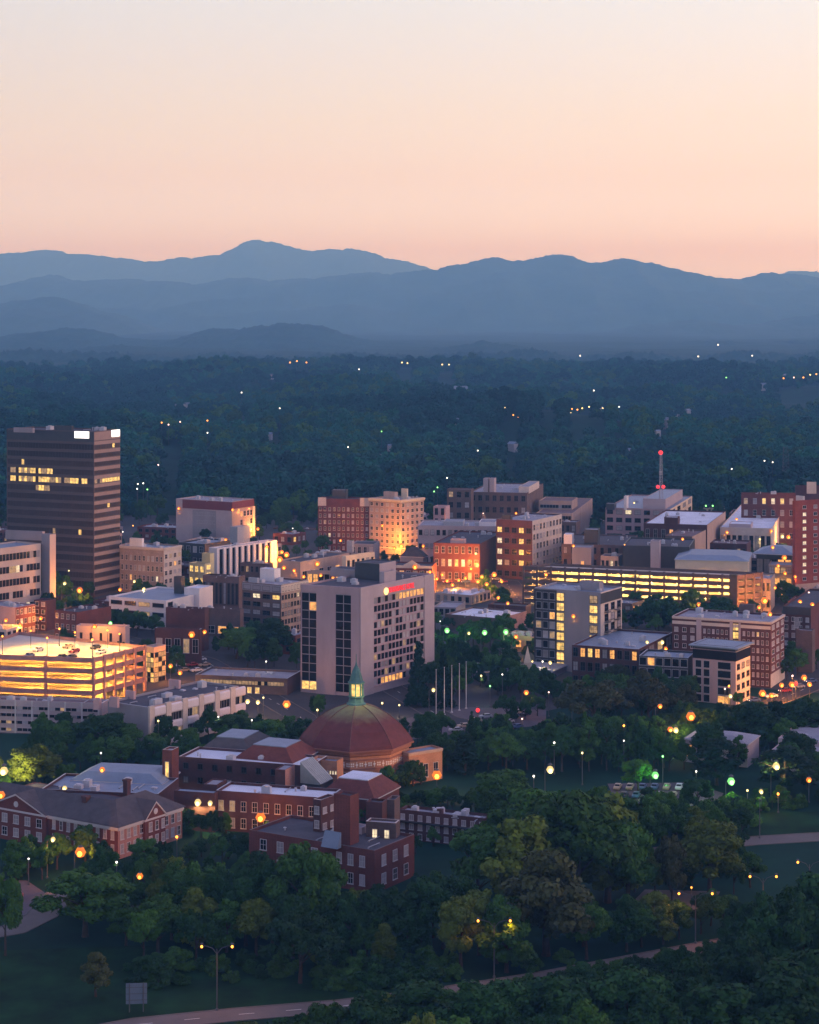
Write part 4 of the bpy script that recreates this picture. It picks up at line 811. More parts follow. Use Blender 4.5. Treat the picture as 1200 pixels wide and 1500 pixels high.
# ------------------------------------------------------------------ domed church
D0 = 582.0; cx, cyy = X_of(522, D0), D0; root = thing('domed_church', 'brick church with red octagonal dome and green copper lantern', 'church', (cx, cyy, 0)); LAND.append(('domed church', Vector((cx, cyy)), 523, 1090))
rot = R(-95); RO = 16.4; ez = 11.0; az = 21.2
oct_ = [(math.cos(rot+math.pi/4*i), math.sin(rot+math.pi/4*i)) for i in range(8)]
FOOT.append([Vector((cx+RO*1.0*a, cyy+RO*1.0*c)) for a, c in oct_])
def ngon(m, prof, mi=0, smooth_=False): m.lathe(prof, 8, mi=mi, rot=rot)
m = MB(); ngon(m, [(15.0, -.5), (15.0, 9.6)]); m.obj('drum_wall', WM['obrick'], root)
m = MB(); ngon(m, [(15.3, 9.3), (15.7, 9.6), (15.7, 10.3), (16.5, 10.6), (16.5, 11.0), (15.5, 11.05)]); ngon(m, [(15.25, 5.6), (15.25, 6.0), (14.9, 6.0)]); ngon(m, [(15.25, 8.1), (15.25, 8.5), (14.9, 8.5)]); m.obj('drum_cornice', mat('dark_terracotta', (.24, .11, .075), .9, .15, .4), root)
M_dome = mat('red_dome_tile', (.115, .034, .032), .8, .18, .5)
_t = M_dome.node_tree; _b = _t.nodes['Principled BSDF']; _src = _b.inputs['Base Color'].links[0].from_socket
_c = N(_t, 'ShaderNodeTexCoord'); _s = N(_t, 'ShaderNodeSeparateXYZ'); _r = N(_t, 'ShaderNodeMapRange'); _r.inputs['From Min'].default_value = 17.2; _r.inputs['From Max'].default_value = 20.6
_n = N(_t, 'ShaderNodeTexNoise'); _n.inputs['Scale'].default_value = .5; _a = N(_t, 'ShaderNodeMath', operation='MULTIPLY_ADD'); _a.inputs[1].default_value = 2.6
_m = N(_t, 'ShaderNodeMix', data_type='RGBA'); _m.inputs['B'].default_value = (.17, .175, .085, 1)   # verdigris run-off below the copper lantern, yellowed by lamplight put into the colour
_t.links.new(_c.outputs['Object'], _s.inputs[0]); _t.links.new(_c.outputs['Object'], _n.inputs['Vector']); _t.links.new(_n.outputs['Fac'], _a.inputs[0]); _t.links.new(_s.outputs['Z'], _a.inputs[2]); _t.links.new(_a.outputs[0], _r.inputs['Value'])
_r.inputs['From Min'].default_value = 18.6; _r.inputs['From Max'].default_value = 21.6
_t.links.new(_r.outputs[0], _m.inputs['Factor']); _t.links.new(_src, _m.inputs['A']); _t.links.new(_m.outputs['Result'], _b.inputs['Base Color'])
m = MB(); prof = []
for i in range(13):
    q_ = i/12; ang = q_*R(74); prof.append((16.2*math.cos(ang)**1.0 if i < 12 else 2.4, ez+(az-ez)*math.sin(ang)/math.sin(R(74))))
prof = [(16.2*r_, ez+(az-ez)*z_) for z_, r_ in ((0, 1), (.08, .975), (.18, .93), (.3, .865), (.42, .80), (.54, .72), (.65, .635), (.75, .545), (.84, .445), (.92, .33), (1.0, .17))]; ngon(m, prof); m.obj('dome', M_dome, root)
m = MB()
for i in range(8):
    path = [(r_*oct_[i][0]*1.0, r_*oct_[i][1]*1.0, z_+.05) for r_, z_ in prof]; m.tube(path, .13, 5)
m.obj('dome_ribs', mat('dome_rib', (.13, .065, .055), .8, .2, 1), root)
COP = mat('green_copper', (.065, .15, .135), .7, .25, .8)
m = MB(); ngon(m, [(3.0, az-.6), (2.8, az+.3), (2.3, az+.6), (1.9, az+1.9), (2.4, az+2.1), (2.4, az+2.4), (.1, az+2.4)]); lant = m.obj('lantern', COP, root)
m = MB()
for i in range(8):
    a, c = oct_[i]; m.box(a*1.9-.2, c*1.9-.2, az+2.4, a*1.9+.2, c*1.9+.2, az+5.9)
m.obj('lantern_post', COP, lant)
m = MB(); ngon(m, [(1.5, az+2.4), (1.5, az+5.9)]); m.obj('lantern_window', LIT['y'], lant)
m = MB(); ngon(m, [(.1, az+5.9), (2.3, az+5.9), (2.45, az+6.3), (2.0, az+6.6), (1.6, az+8.0), (1.1, az+9.6), (.35, az+11.0), (.12, az+12.0), (.09, az+14.2), (.01, az+14.3)]); m.obj('lantern_roof', COP, lant)
L = bpy.data.lights.new('lantern_light', 'POINT'); L.energy = 260; L.color = (1, .78, .35); L.shadow_soft_size = .3; lo = bpy.data.objects.new('lantern_light', L); S.collection.objects.link(lo); lo.parent = root; lo.location = (.2, -3.3, az+3.6)
L = L.copy(); lo = bpy.data.objects.new('lantern_light', L); S.collection.objects.link(lo); lo.parent = root; lo.location = (2.9, -1.8, az+3.6)
# patterned white tiles round the drum
M_tile = mat('white_glazed_tile', (.72, .66, .60), .5, .08, 1)
for i in (7, 0, 1, 6):
    A = Vector(oct_[i])*15.0; B_ = Vector(oct_[(i+1) % 8])*15.0; d = (B_-A); Ln = d.length; d.normalize(); nn = Vector((d.y, -d.x)); m = MB()
    for k in range(9):
        x = Ln*(k+.5)/9; s_ = .42
        if k % 2: m.poly([(x-s_, -.06, 7.05), (x, -.06, 7.05-s_), (x+s_, -.06, 7.05), (x, -.06, 7.05+s_)]); m.box(x-.12, -.1, 6.3, x+.12, -.02, 6.62); m.box(x-.12, -.1, 7.5, x+.12, -.02, 7.82)
        else:
            for ax, az_ in ((-.3, -.3), (.3, -.3), (-.3, .3), (.3, .3)): m.box(x+ax-.2, -.1, 7.05+az_-.2, x+ax+.2, -.02, 7.05+az_+.2)
    p = A+nn*.02; m.obj('tile_frieze', M_tile, root, (p.x, p.y, 0), math.atan2(d.y, d.x))
    for k in range(3):
        x = Ln*(k+.5)/3; z_ = 2.9; p = A+d*x+nn*.02; link('window', window_mesh(1.2, 4.0, 'stone', None), root, (p.x, p.y, z_), math.atan2(d.y, d.x))
# porch at the right of the dome
b2 = Bld.__new__(Bld); b2.o = Vector((cx, cyy)); b2.root = root; b2.faces = {}; b2.D = 570
b2.block('porch_wall', 599, 1103, 584, 648, 575, 36, 'obrick', 'blue', key='', main=True, foot=True, cop='obrick'); b2.cornice('tan', .4, .5)
b2.grid('R', 3, 1, .42, .8, (.05, .95), (.1, .62), p=0, st='stone', blind=0); f = b2.faces['R']; m = MB()
for k in range(6):
    x = f.W*(k+.5)/6; s_ = .38; m.poly([(x-s_, -.06, 8.3), (x, -.06, 8.3-s_), (x+s_, -.06, 8.3), (x, -.06, 8.3+s_)])
m.obj('tile_frieze', M_tile, root, f.at(0, 0, .02), f.rz)
# ------------------------------------------------------------------ church school complex
def rect(xc, D, xl, xr, th):
    q = Bld.__new__(Bld); a = R(th); C = Vector((X_of(xc, D), D)); wr, wl = q.solve(xc, D, xr, a), q.solve(xc, D, xl, a+math.pi/2); u = Vector((math.cos(a), math.sin(a))); v = Vector((-math.sin(a), math.cos(a)))
    return [C, C+u*wr, C+u*wr+v*wl, C+v*wl]
b = Bld('church_hall', 'long brick church hall with stair tower, left of the dome', 455, 1122, 262, 480, 550, 72, 'dbrick', 'white', land='brick church hall', cop='stone'); b.grid('L', 9, 2, .3, .4, t=(.25, .95), st='dark', p=0)
b.block('stair_tower', 252, 1099, 238, 262, 547, 72, 'brick', 'grey', key='t', cop='stone'); b.grid('Lt', 1, 2, .35, .7, t=(.1, .85), lit={(0, 0): 'y', (0, 1): 'y'}, st='plain'); b.clutter(3, 70)
b.pent(403, 418, 1128, 536, 'dbrick', 'grey', xr=432, z0=0, wallR='pbrick', part='annexe', key='v')
b = Bld('church_hall', 'dark brick hall with blue flat top rising behind the church hall', 362, 1098, 300, 396, 572, 72, 'dbrick', 'dark', par=.1); hip(b.root, b.o, rect(362, 572, 300, 396, 72), b.h, b.h+2.2, .35, 'slate', top='blue')
b = Bld('church_hall', 'hall with red tile skirts round a pale blue flat roof, left of the dome', 428, 1118, 345, 466, 556, 68, 'dbrick', 'dark', par=.1, land='red-skirted hall'); hip(b.root, b.o, rect(428, 556, 345, 466, 68), b.h, b.h+3.2, .42, 'red', top='blue')
b = Bld('church_hall', 'small pale domed roof hall touching the left of the dome', 440, 1104, 395, 456, 578, 72, 'dbrick', 'dark', par=.1); hip(b.root, b.o, rect(440, 578, 395, 456, 72), b.h, b.h+1.8, .5, 'blue', top='blue')
b = Bld('church_porch', 'low brick porch under the dome with small white lit windows', 494, 1115, 455, 503, 556, 72, 'obrick', 'blue'); b.grid('L', 5, 1, .45, .3, (.5, 1), (.55, .85), lit={(k, 0): 'w' for k in range(2, 5)}, st='stone')
b = Bld('chapel', 'small hall with red hipped skirts and bright white flat roof, before the dome', 548, 1171, 470, 585, 532, 66, 'brick', 'dark', par=.1, land='white-topped hipped hall'); hip(b.root, b.o, rect(548, 532, 470, 585, 66), b.h, b.h+3.7, .45, 'red', top='white')
b = Bld('glasshouse', 'sloping grey glass roof between the brick halls', 470, 1150, 440, 488, 537, 66, 'black', 'dark', par=.1); rc = [p-b.o for p in rect(470, 537, 440, 488, 66)]
m = MB(); m.quad((*rc[0], b.h+.2), (*rc[1], b.h+.2), (*rc[2], b.h+5.5), (*rc[3], b.h+5.5)); m.poly([(*rc[0], b.h), (*rc[3], b.h), (*rc[3], b.h+5.5)]); m.poly([(*rc[1], b.h), (*rc[2], b.h+5.5), (*rc[2], b.h)]); m.quad((*rc[2], b.h), (*rc[3], b.h), (*rc[3], b.h+5.5), (*rc[2], b.h+5.5))
for k in range(1, 8):
    t_ = k/8; A = rc[0].lerp(rc[1], t_); B_ = rc[3].lerp(rc[2], t_); m.tube([(*A, b.h+.25), (*B_, b.h+5.55)], .07, 4)
m.obj('glass_roof', mat('grey_patent_glazing', (.24, .26, .25), .35, .15, .6, .5), b.root)
b = Bld('church_hall', 'front brick hall with broad pale curved-end roof and paired lit windows', 482, 1169, 316, 500, 516, 74, 'dbrick', 'white', land='pale-roofed front hall', cop='steel'); b.grid('L', 10, 2, .4, .55, t=(.0, .85), lit={(1, 0): 'd', (0, 0): 'd'}, p=0, st='stone'); b.clutter(2, 71)
b.pent(255, 315, 1162, 522, 'dbrick', 'blue', xr=322, z0=0, part='side_wing', key='w'); b.pent(298, 318, 1150, 528, 'dbrick', 'grey', xr=332, z0=0, part='roof_stair', key='x')
b = Bld('church_hall', 'broad single storey hall with grey blue roof and yellow lit windows', 232, 1163, 60, 262, 528, 80, 'dbrick', 'blue', land='broad blue-roofed hall', cop='steel'); b.grid('L', 10, 1, .4, .4, t=(.35, .95), lit={(5, 0): 'y', (6, 0): 'y'}, p=0); hip(b.root, b.o, rect(236, 541, 105, 262, 78), b.h-.5, b.h+1.6, .30, 'blue'); b.clutter(4, 72)
# ------------------------------------------------------------------ gabled school, left
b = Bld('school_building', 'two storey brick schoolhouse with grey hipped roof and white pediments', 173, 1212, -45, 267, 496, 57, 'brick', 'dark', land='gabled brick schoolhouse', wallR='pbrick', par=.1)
SB = b; P = rect(173, 496, -45, 267, 57); q = [p-b.o for p in P]
b.cornice('trim', .6, .5, .0)
def gable_roof(root, C, u, v, wu, wv, z0, z1, over=.7, hip_=0.5, m='slate'):
    """ridge along v; hipped at the near end"""
    A, B_, Cc, Dd = C-u*over-v*over, C+u*(wu+over)-v*over, C+u*(wu+over)+v*(wv+over), C-u*over+v*(wv+over)
    r0 = C+u*wu/2+v*wu*hip_; r1 = C+u*wu/2+v*(wv-wu*hip_); k = MB()
    k.poly([(*A, z0), (*B_, z0), (*r0, z1)]); k.quad((*B_, z0), (*Cc, z0), (*r1, z1), (*r0, z1)); k.poly([(*Cc, z0), (*Dd, z0), (*r1, z1)]); k.quad((*Dd, z0), (*A, z0), (*r0, z1), (*r1, z1)); k.poly([(*p, z0-.02) for p in (A, Dd, Cc, B_)])
    return k.obj('roof', RM[m], root)
C0 = Vector((0, 0)); hz = b.h+.12
# L wing (runs left) and R wing (runs away): two crossing hipped roofs
gable_roof(b.root, C0+Vector((0, 0)), b.v, b.u, 13.0, b.wr, hz, hz+4.6, m='slate'); gable_roof(b.root, C0+b.u*.03, b.u, b.v, 12.0, b.wl, hz+.03, hz+4.3, m='slate')
def pediment(root, f, s0, s1, z, rise, depth, out=.9):
    a, c = f.W*s0, f.W*s1; mid = (a+c)/2; k = MB()
    k.poly([(a+.5, -out, z), (c-.5, -out, z), (mid, -out, z+rise-.35)], 0); k.box(a, -out-.12, z-.45, c, .0, z, 1)
    for x0, x1 in ((a, mid), (c, mid)):
        k.quad((x0, -out-.3, z), (x1, -out-.3, z+rise), (x1, depth, z+rise), (x0, depth, z), 2); k.quad((x0, -out-.32, z-.05), (x1, -out-.32, z+rise-.05), (x1, -out-.32, z+rise-.45), (x0, -out-.32, z-.4), 1); k.quad((x0, -out-.32, z-.4), (x1, -out-.32, z+rise-.45), (x1, -out, z+rise-.5), (x0, -out, z-.4), 1)
    k.box(a+.3, -out, .0, c-.3, .0, z-.45, 0)
    n = len(k.v); k.lathe([(.75, 0), (.75, .12), (.01, .12)], 12, mi=1)
    for i in range(n, len(k.v)): x, y, zz = k.v[i]; k.v[i] = (mid+x, -out-zz-.03, z+rise*.36+y)
    k.obj('pediment', [WM['brick'], WM['trim'], RM['slate']], root, f.at(0, 0, 0), f.rz)
fL, fR = b.faces['L'], b.faces['R']
pediment(b.root, fL, .14, .55, b.h, 4.2, 7.0); pediment(b.root, fR, .36, .70, b.h, 4.0, 6.5)
b.grid('L', 9, 2, .34, .62, (.56, .99), (.08, .95), p=0, lit={}, blind=.5); b.grid('R', 10, 2, .42, .62, (.01, .99), (.08, .95), p=0, blind=.4)
for k in list(b.root.children):
    if k.name.startswith('window'):
        rel = (Vector((k.location.x, k.location.y))-Vector((fR.o.x, fR.o.y))).dot(fR.u)/fR.W if abs(k.rotation_euler.z-fR.rz) < .01 else -1
        if .36 < rel < .70: k.location = (k.location.x+fR.n.x*.9, k.location.y+fR.n.y*.9, k.location.z)
f2 = Face(fL.at(0, 0, .9).to_2d(), fL.u, fL.W, 0, b.h); b.faces['Lp'] = f2; b.grid('Lp', 5, 2, .4, .6, (.15, .54), (.08, .92), p=0, blind=.6)
for px_, yy in ((126, 500), (186, 518)):
    k = MB(); k.box(-.7, -.7, hz, .7, .7, hz+4.6); k.box(-.85, -.85, hz+4.2, .85, .85, hz+4.7); X = X_of(px_, yy+8)-b.o.x; k.obj('chimney', WM['dbrick'], b.root, (X, yy+8-b.o.y, 0), R(57))
# ------------------------------------------------------------------ front brick school block
b = Bld('brick_building', 'plain two storey brick block with flat dark roof, nearest in front', 549, 1246, 365, 607, 467, 58, 'brick', 'dark', land='flat-roofed brick block', cop='brown'); b.grid('R', 3, 2, .34, .55, (.08, .92), (.05, .92), p=0, blind=.6); b.grid('L', 3, 2, .40, .55, (.68, .95), (.05, .92), p=0, blind=.6); b.grid('L', 4, 2, .34, .55, (.05, .6), (.05, .92), p=0, blind=.5)
M_flag = mat('red_cloth', (.45, .03, .04), .8, .1, 1)
b.block('chimney_tower', 513, 1166, 489, 526, 474, 58, 'brick', 'dark', key='c', cop='dbrick'); b.block('stair_house', 470, 1172, 459, 492, 486, 58, 'dbrick', 'dark', key='s', cop='stone'); b.grid('Ls', 1, 2, .5, .5, blind=1, p=0, t=(.55, .95)); b.grid('Rs', 2, 2, .45, .35, t=(.5, .95), blind=1, p=0)
b.block('arched_tower', 580, 1206, 536, 586, 480, 74, 'brown', 'grey', key='a', cop='stone'); b.grid('La', 2, 1, .36, .7, (.1, .9), (.64, .9), lit={(0, 0): 'w', (1, 0): 'w'}, st='stone'); b.block('rear_stack', 560, 1176, 536, 567, 492, 74, 'dbrick', 'dark', key='d'); b.block('rear_stack', 578, 1172, 566, 586, 496, 74, 'brown', 'dark', key='e')
m = MB(); rc = [p-b.o for p in rect(494, 470, 470, 500, 58)]; z = b.h-.5; m.poly([(*rc[0], z), (*rc[1], z), (*rc[1], z+3.5)]); m.poly([(*rc[3], z), (*rc[2], z+3.5), (*rc[2], z)]); m.quad((*rc[0], z), (*rc[1], z+3.5), (*rc[2], z+3.5), (*rc[3], z)); m.quad((*rc[1], z), (*rc[2], z), (*rc[2], z+3.5), (*rc[1], z+3.5)); m.obj('skylight', RM['blue'], b.root)
b.block('lean_to', 530, 1212, 512, 540, 484, 58, 'lav', 'blue', key='l'); b.clutter(2, 75)
b = Bld('brick_building', 'long dark brick wing with pale blinds, half hidden by the big trees', 712, 1199, 584, 722, 506, 66, 'dbrick', 'grey', land='long dark brick wing'); b.grid('L', 10, 3, .4, .55, t=(.0, .92), p=0, blind=.75); b.strip('L', 0, 1, .60, .64, 'black', 'gallery_ledge', 1.0); b.clutter(4, 76); b.pent(640, 647, 1186, wall='dbrick', part='chimney')
# ------------------------------------------------------------------ ground sheets: roads, lots, lawns
M_asph = mat('asphalt', (.046, .043, .046), .9, .25, .06, .2); M_conc = mat('concrete_road', (.130, .112, .100), .9, .18, .08); M_pave = mat('paved_lot', (.095, .075, .085), .9, .2, .1)
M_lawn = mat('mown_grass', (.006, .028, .008), .95, .6, .10, .1); M_line = mat('road_paint', (.7, .68, .6), .7, .1, .5)
def sheet(name, pts, m, z):
    b = MB(); b.poly([(p[0], p[1], z) for p in pts]); o = b.obj(name, m); tag(o, kind='structure'); return o
def band(path, w, z):
    L, Rr = [], []
    for i, p in enumerate(path):
        a, c = Vector(path[max(0, i-1)][:2]), Vector(path[min(len(path)-1, i+1)][:2]); d = (c-a).normalized(); n = Vector((-d.y, d.x)); p = Vector(p[:2]); L.append(p+n*w/2); Rr.append(p-n*w/2)
    return L, Rr
ROADS = []
def road(name, pix, w, m, z, line=True):
    path = [gp(*p) for p in pix]; L, Rr = band(path, w, z); b = MB()
    for i in range(len(path)-1): b.quad((*L[i], z), (*Rr[i], z), (*Rr[i+1], z), (*L[i+1], z))
    o = b.obj(name, m); tag(o, kind='structure'); ROADS.append(([p.to_2d() for p in path], w/2+1))
    k = MB(); 
    for s_ in (-1, 1):
        A, B_ = band(path, w+s_*.5, z)
        src = A if s_ > 0 else Rr
        for i in range(len(path)-1): 
            p, q = Vector(L[i] if s_ > 0 else Rr[i]), Vector(L[i+1] if s_ > 0 else Rr[i+1]); d = (q-p).normalized(); n = Vector((-d.y, d.x))*(.3*s_)
            k.prism([tuple(p), tuple(q), tuple(q+n), tuple(p+n)][::s_], -.2, z+.13)
    o2 = k.obj('kerb', M_conc); tag(o2, kind='structure')
    if line:
        k = MB()
        for i in range(len(path)-1):
            A, B_ = path[i].to_2d(), path[i+1].to_2d(); Ln = (B_-A).length; d = (B_-A)/Ln; n = Vector((-d.y, d.x))*.08
            for j in range(int(Ln/9)):
                p = A+d*(j*9); q = p+d*3; k.quad((*(p-n), z+.004), (*(q-n), z+.004), (*(q+n), z+.004), (*(p+n), z+.004))
        if k.v: o3 = k.obj('road_marking', M_line); tag(o3, kind='structure')
sheet('town_pavement', [gp(-200, 1075), gp(640, 1075), gp(1000, 1000), gp(1400, 1030), Vector((380, 1330, 0)), Vector((-400, 1330, 0))], M_asph, .010)
sheet('park_lawn', [gp(1010, 1226), gp(1320, 1222), gp(1320, 1188), gp(1040, 1190)], M_lawn, .014)
sheet('verge_lawn', [gp(-200, 1640), gp(-200, 1400), gp(200, 1385), gp(640, 1405), gp(640, 1470), gp(200, 1500)], M_lawn, .014)
sheet('car_park', [gp(560, 1090), gp(640, 1078), gp(800, 1062), gp(800, 1040), gp(690, 1036), gp(620, 1046), gp(560, 1062)], M_pave, .018)
sheet('car_park', [gp(-120, 1282), gp(40, 1290), gp(72, 1312), gp(62, 1340), gp(-120, 1350)], M_pave, .018)
sheet('car_park', [gp(890, 1148), gp(1010, 1146), gp(1060, 1162), gp(1050, 1180), gp(905, 1182)], M_pave, .018)
sheet('bridge_deck', [gp(930, 1318), gp(945, 1303), gp(1055, 1306), gp(1040, 1335), gp(950, 1334)], M_conc, .018)
road('highway', [(-60, 1552), (100, 1520), (200, 1501), (350, 1486), (500, 1474), (640, 1457), (800, 1432), (960, 1402), (1060, 1383), (1300, 1338)], 6.5, M_conc, .022)
road('park_road', [(940, 1252), (1040, 1238), (1100, 1232), (1150, 1229), (1200, 1226), (1330, 1222)], 7.5, M_conc, .022, False)
road('side_road', [(-40, 1372), (20, 1362), (60, 1342), (90, 1310), (120, 1280)], 7, M_conc, .022, False)
road('street', [(560, 1000), (650, 1052), (735, 1075), (820, 1085)], 9, M_asph, .022)
road('street', [(-60, 900), (160, 930), (300, 968), (440, 1050), (452, 1075)], 10, M_asph, .022)
road('street', [(400, 838), (560, 842), (740, 852), (780, 905)], 14, M_asph, .022)
road('street', [(1010, 1006), (1130, 1030), (1200, 1000), (1300, 985)], 11, M_asph, .022)
# ------------------------------------------------------------------ small buildings filling the blocks between
def in_poly(p, poly):
    c = False; n = len(poly)
    for i in range(n):
        a, b_ = poly[i], poly[(i+1) % n]
        if (a[1] > p[1]) != (b_[1] > p[1]) and p[0] < (b_[0]-a[0])*(p[1]-a[1])/(b_[1]-a[1])+a[0]: c = not c
    return c
def seg_d(p, a, b_):
    d = b_-a; t = max(0, min(1, (p-a).dot(d)/max(1e-6, d.length_squared))); return (p-a-d*t).length
FB = []
def refresh(): FB[:] = [(min(p[0] for p in f), max(p[0] for p in f), min(p[1] for p in f), max(p[1] for p in f), f) for f in FOOT]
refresh()
def clear(x, y, r):
    for x0, x1, y0, y1, f in FB:
        if x0-r < x < x1+r and y0-r < y < y1+r:
            if in_poly((x, y), f): return False
            if any(seg_d(Vector((x, y)), Vector(f[i]), Vector(f[(i+1) % len(f)])) < r for i in range(len(f))): return False
    for path, w in ROADS:
        if any(seg_d(Vector((x, y)), path[i], path[i+1]) < w+r*.35 for i in range(len(path)-1)): return False
    return True

FILL = []
def fillers(n):
    c = 0; fr = random.Random(41)
    for _ in range(n*80):
        if c >= n: break
        D = fr.uniform(770, 1290); px = fr.uniform(-40, 1240); w, d, h = fr.uniform(12, 26), fr.uniform(10, 20), fr.uniform(4.5, 9)
        x = X_of(px, D); th = fr.choice((60, 64, 70)); a = R(th); u = Vector((math.cos(a), math.sin(a))); v = Vector((-math.sin(a), math.cos(a))); C = Vector((x, D))
        if not all(clear(*(C+u*d*s_+v*w*t_), 3.0) for s_ in (0, .5, 1) for t_ in (0, .5, 1)): continue
        xl, xr = proj((*(C+v*w), 0))[0], proj((*(C+u*d), 0))[0]
        if xr-px < 3 or px-xl < 6: continue
        wl, nm = fr.choice((('brick', 'red brick'), ('dbrick', 'dark brick'), ('tan', 'tan'), ('brown', 'brown'), ('grey', 'grey'), ('stone', 'pale stone'), ('conc', 'concrete')))
        rf = fr.choice(('grey', 'dark', 'white', 'dark', 'brown', 'blue'))
        b = Bld('store_building', '', px, proj((x, D, h))[1], xl, xr, D, th, wl, rf); LAND.pop()
        b.grid('L', max(3, int(w/4)), 2 if h > 6.5 else 1, .5, .5, t=(.08, .92), p=.10, st='dark', kinds='oydw'); b.grid('R', max(2, int(d/4)), 2 if h > 6.5 else 1, .5, .5, t=(.08, .92), p=.12, st='dark', kinds='oydw'); b.clutter(fr.randint(2, 5), c+300)
        FILL.append((b.root, f'low {nm} store with {dict(grey="grey", dark="dark", white="white", brown="brown", blue="bluish")[rf]} roof', *proj((x, D, h)), D)); refresh(); c += 1
    return c
print('fillers', fillers(46))
# ------------------------------------------------------------------ lamps
EM = {}
LC = {'k': (1.0, .50, .09), 'a': (1.0, .24, .02), 'o': (1.0, .33, .04), 'y': (1.0, .74, .28), 'g': (.28, 1.0, .26), 'w': (1.0, .93, .80), 'r': (1.0, .05, .06), 'p': (1.0, .62, .52)}
CN = {'a': 'deep amber', 'o': 'amber', 'y': 'pale yellow', 'g': 'green glowing', 'w': 'white', 'r': 'red', 'p': 'pinkish'}
def emat(c, s, nm):
    k = (c, s, nm)
    if k not in EM: EM[k] = mat(f'{nm}_{CN[c].replace(" ", "_")}', (.015, .015, .015), .5, 0, emit=LC[c], es=s)
    return EM[k]
_lm = {}
def ico(r, sq=1.0, z=0):
    b = MB(); b.lathe([(.01, z-r*sq), (r*.6, z-r*sq*.8), (r, z), (r*.6, z+r*sq*.8), (.01, z+r*sq)], 10); return b
def lamp_mesh(kind, c, big):
    k = (kind, c, big)
    if k in _lm: return _lm[k]
    if kind == 'bulb': _lm[k] = ico(.42*big, 1.0).mesh('bulb', emat(c, {'o': 5.0, 'r': 1.3}.get(c, 3.6), 'bulb'))
    elif kind == 'lens': _lm[k] = ico((.88 if c == 'o' else .66)*big, .95).mesh('lens', emat(c if c != 'o' else 'a', 1.0, 'lens'))  # oversized glowing ball: the glare halo round the bulb made solid
    elif kind == 'beacon': _lm[k] = ico(1.1*big, .9).mesh('bulb', emat(c, 1.5, 'beacon'))
    return _lm[k]
_pm = {}
def pole_mesh(h, arm):
    k = (round(h), round(arm, 1))
    if k not in _pm:
        b = MB(); b.tube([(0, 0, -.2), (0, 0, h*.6), (0, 0, h)], [.14, .11, .08], 7)
        b.lathe([(.28, 0), (.28, .35), (.16, .45)], 8)
        for s_ in ((1,) if arm > 0 else ((1, -1) if arm < 0 else ())):
            a = abs(arm)*s_; b.tube([(0, 0, h-1.0), (a*.3, 0, h+.15), (a*.7, 0, h+.55), (a, 0, h+.6)], .06, 5)
        _pm[k] = b.mesh('pole', M_metal)
    return _pm[k]
_hoods = {}
def hood_mesh(big=1.0, wall=False):
    k = (big, wall)
    if k not in _hoods:
        b = MB(); z = (.62 if big >= .9 else .2)*big; q = .9*big*(.6 if wall else 1); b.lathe([(.16*q, z+.62*q), (.42*q, z+.42*q), (.45*q, z+.30*q), (.05*q, z+.40*q)], 10); _hoods[k] = b.mesh('lamp_head', M_metal)
    return _hoods[k]
LAMPS = []
def point(root, loc, c, e):
    L = bpy.data.lights.new('lamp_light', 'POINT'); L.energy = e; L.color = LC[c]; L.shadow_soft_size = .12
    o = bpy.data.objects.new('lamp_light', L); S.collection.objects.link(o); o.parent = root; o.location = loc; return o
def spot(root, loc, c, e, size=150):
    L = bpy.data.lights.new('lamp_light', 'SPOT'); L.energy = e; L.color = LC[c]; L.spot_size = R(size); L.spot_blend = .5; L.shadow_soft_size = .25
    o = bpy.data.objects.new('lamp_light', L); S.collection.objects.link(o); o.parent = root; o.location = loc; return o
def place_lamp(px, py, c, big=1.0, hgt=9.0, e=None, arm=1.6, D=None, name='street_lamp', group='street lamps of the town'):
    D = D or D_of(py, hgt); x = X_of(px, D)
    dg = bpy.context.evaluated_depsgraph_get(); o0 = Vector((0, 0, H)); tgt = Vector((x, D, Z_of(py, D))); d = (tgt-o0)
    far = d.length; d.normalize(); st = o0.copy(); hit = None
    for _ in range(6):
        ok, loc, n, i, ob, _m = S.ray_cast(dg, st, d, distance=far-(st-o0).length-.3)
        if not ok: break
        if ob.name.startswith('haze'): st = loc+d*.5; continue
        hit = (loc, n); break
    wall = hit is not None and (hit[0]-o0).length < far-.5
    if wall:
        p = hit[0]-d*1.1; z = p.z; root = thing('wall_lamp', None, 'lamp', (p.x, p.y, z), 0, 'wall lamps on buildings'); hz_ = 0
        b = MB(); b.tube([(0, 0, .35), (0, 1.0, .5)], .07, 5); link('bracket', _pm.setdefault('bracket', b.mesh('bracket', M_metal)), root); D = p.y; x = p.x
    else:
        root = thing(name, None, 'street lamp', (x-arm if arm > 0 else x, D, 0), 0, group); hz_ = hgt; link('pole', pole_mesh(hgt, arm), root)
    hx = 0 if wall or arm <= 0 else arm
    hd = link('lamp_head', hood_mesh(big, wall), root, (hx, 0, hz_)); bulb_y = -.80*big if big >= .9 else 0
    link('bulb', lamp_mesh('bulb', c, big), hd, (0, bulb_y, .0))
    if big >= .9: link('lens', lamp_mesh('lens', c, big), hd, (0, 0, .12))
    if big >= 1.0 and not wall: point(root, (hx, 1.2*big, hz_-.1), c, e*((3.0 if wall else 11.0) if c == 'o' and D > 690 else 1.8))
    else: spot(root, (hx, -.2 if wall else 0, hz_-.5*big), c, (e if e is not None else 700*big*big)*(3.5 if c == 'o' and D > 690 else 1.6), 168)
    LAMPS.append((root, px, py, c, D, wall, big)); return root
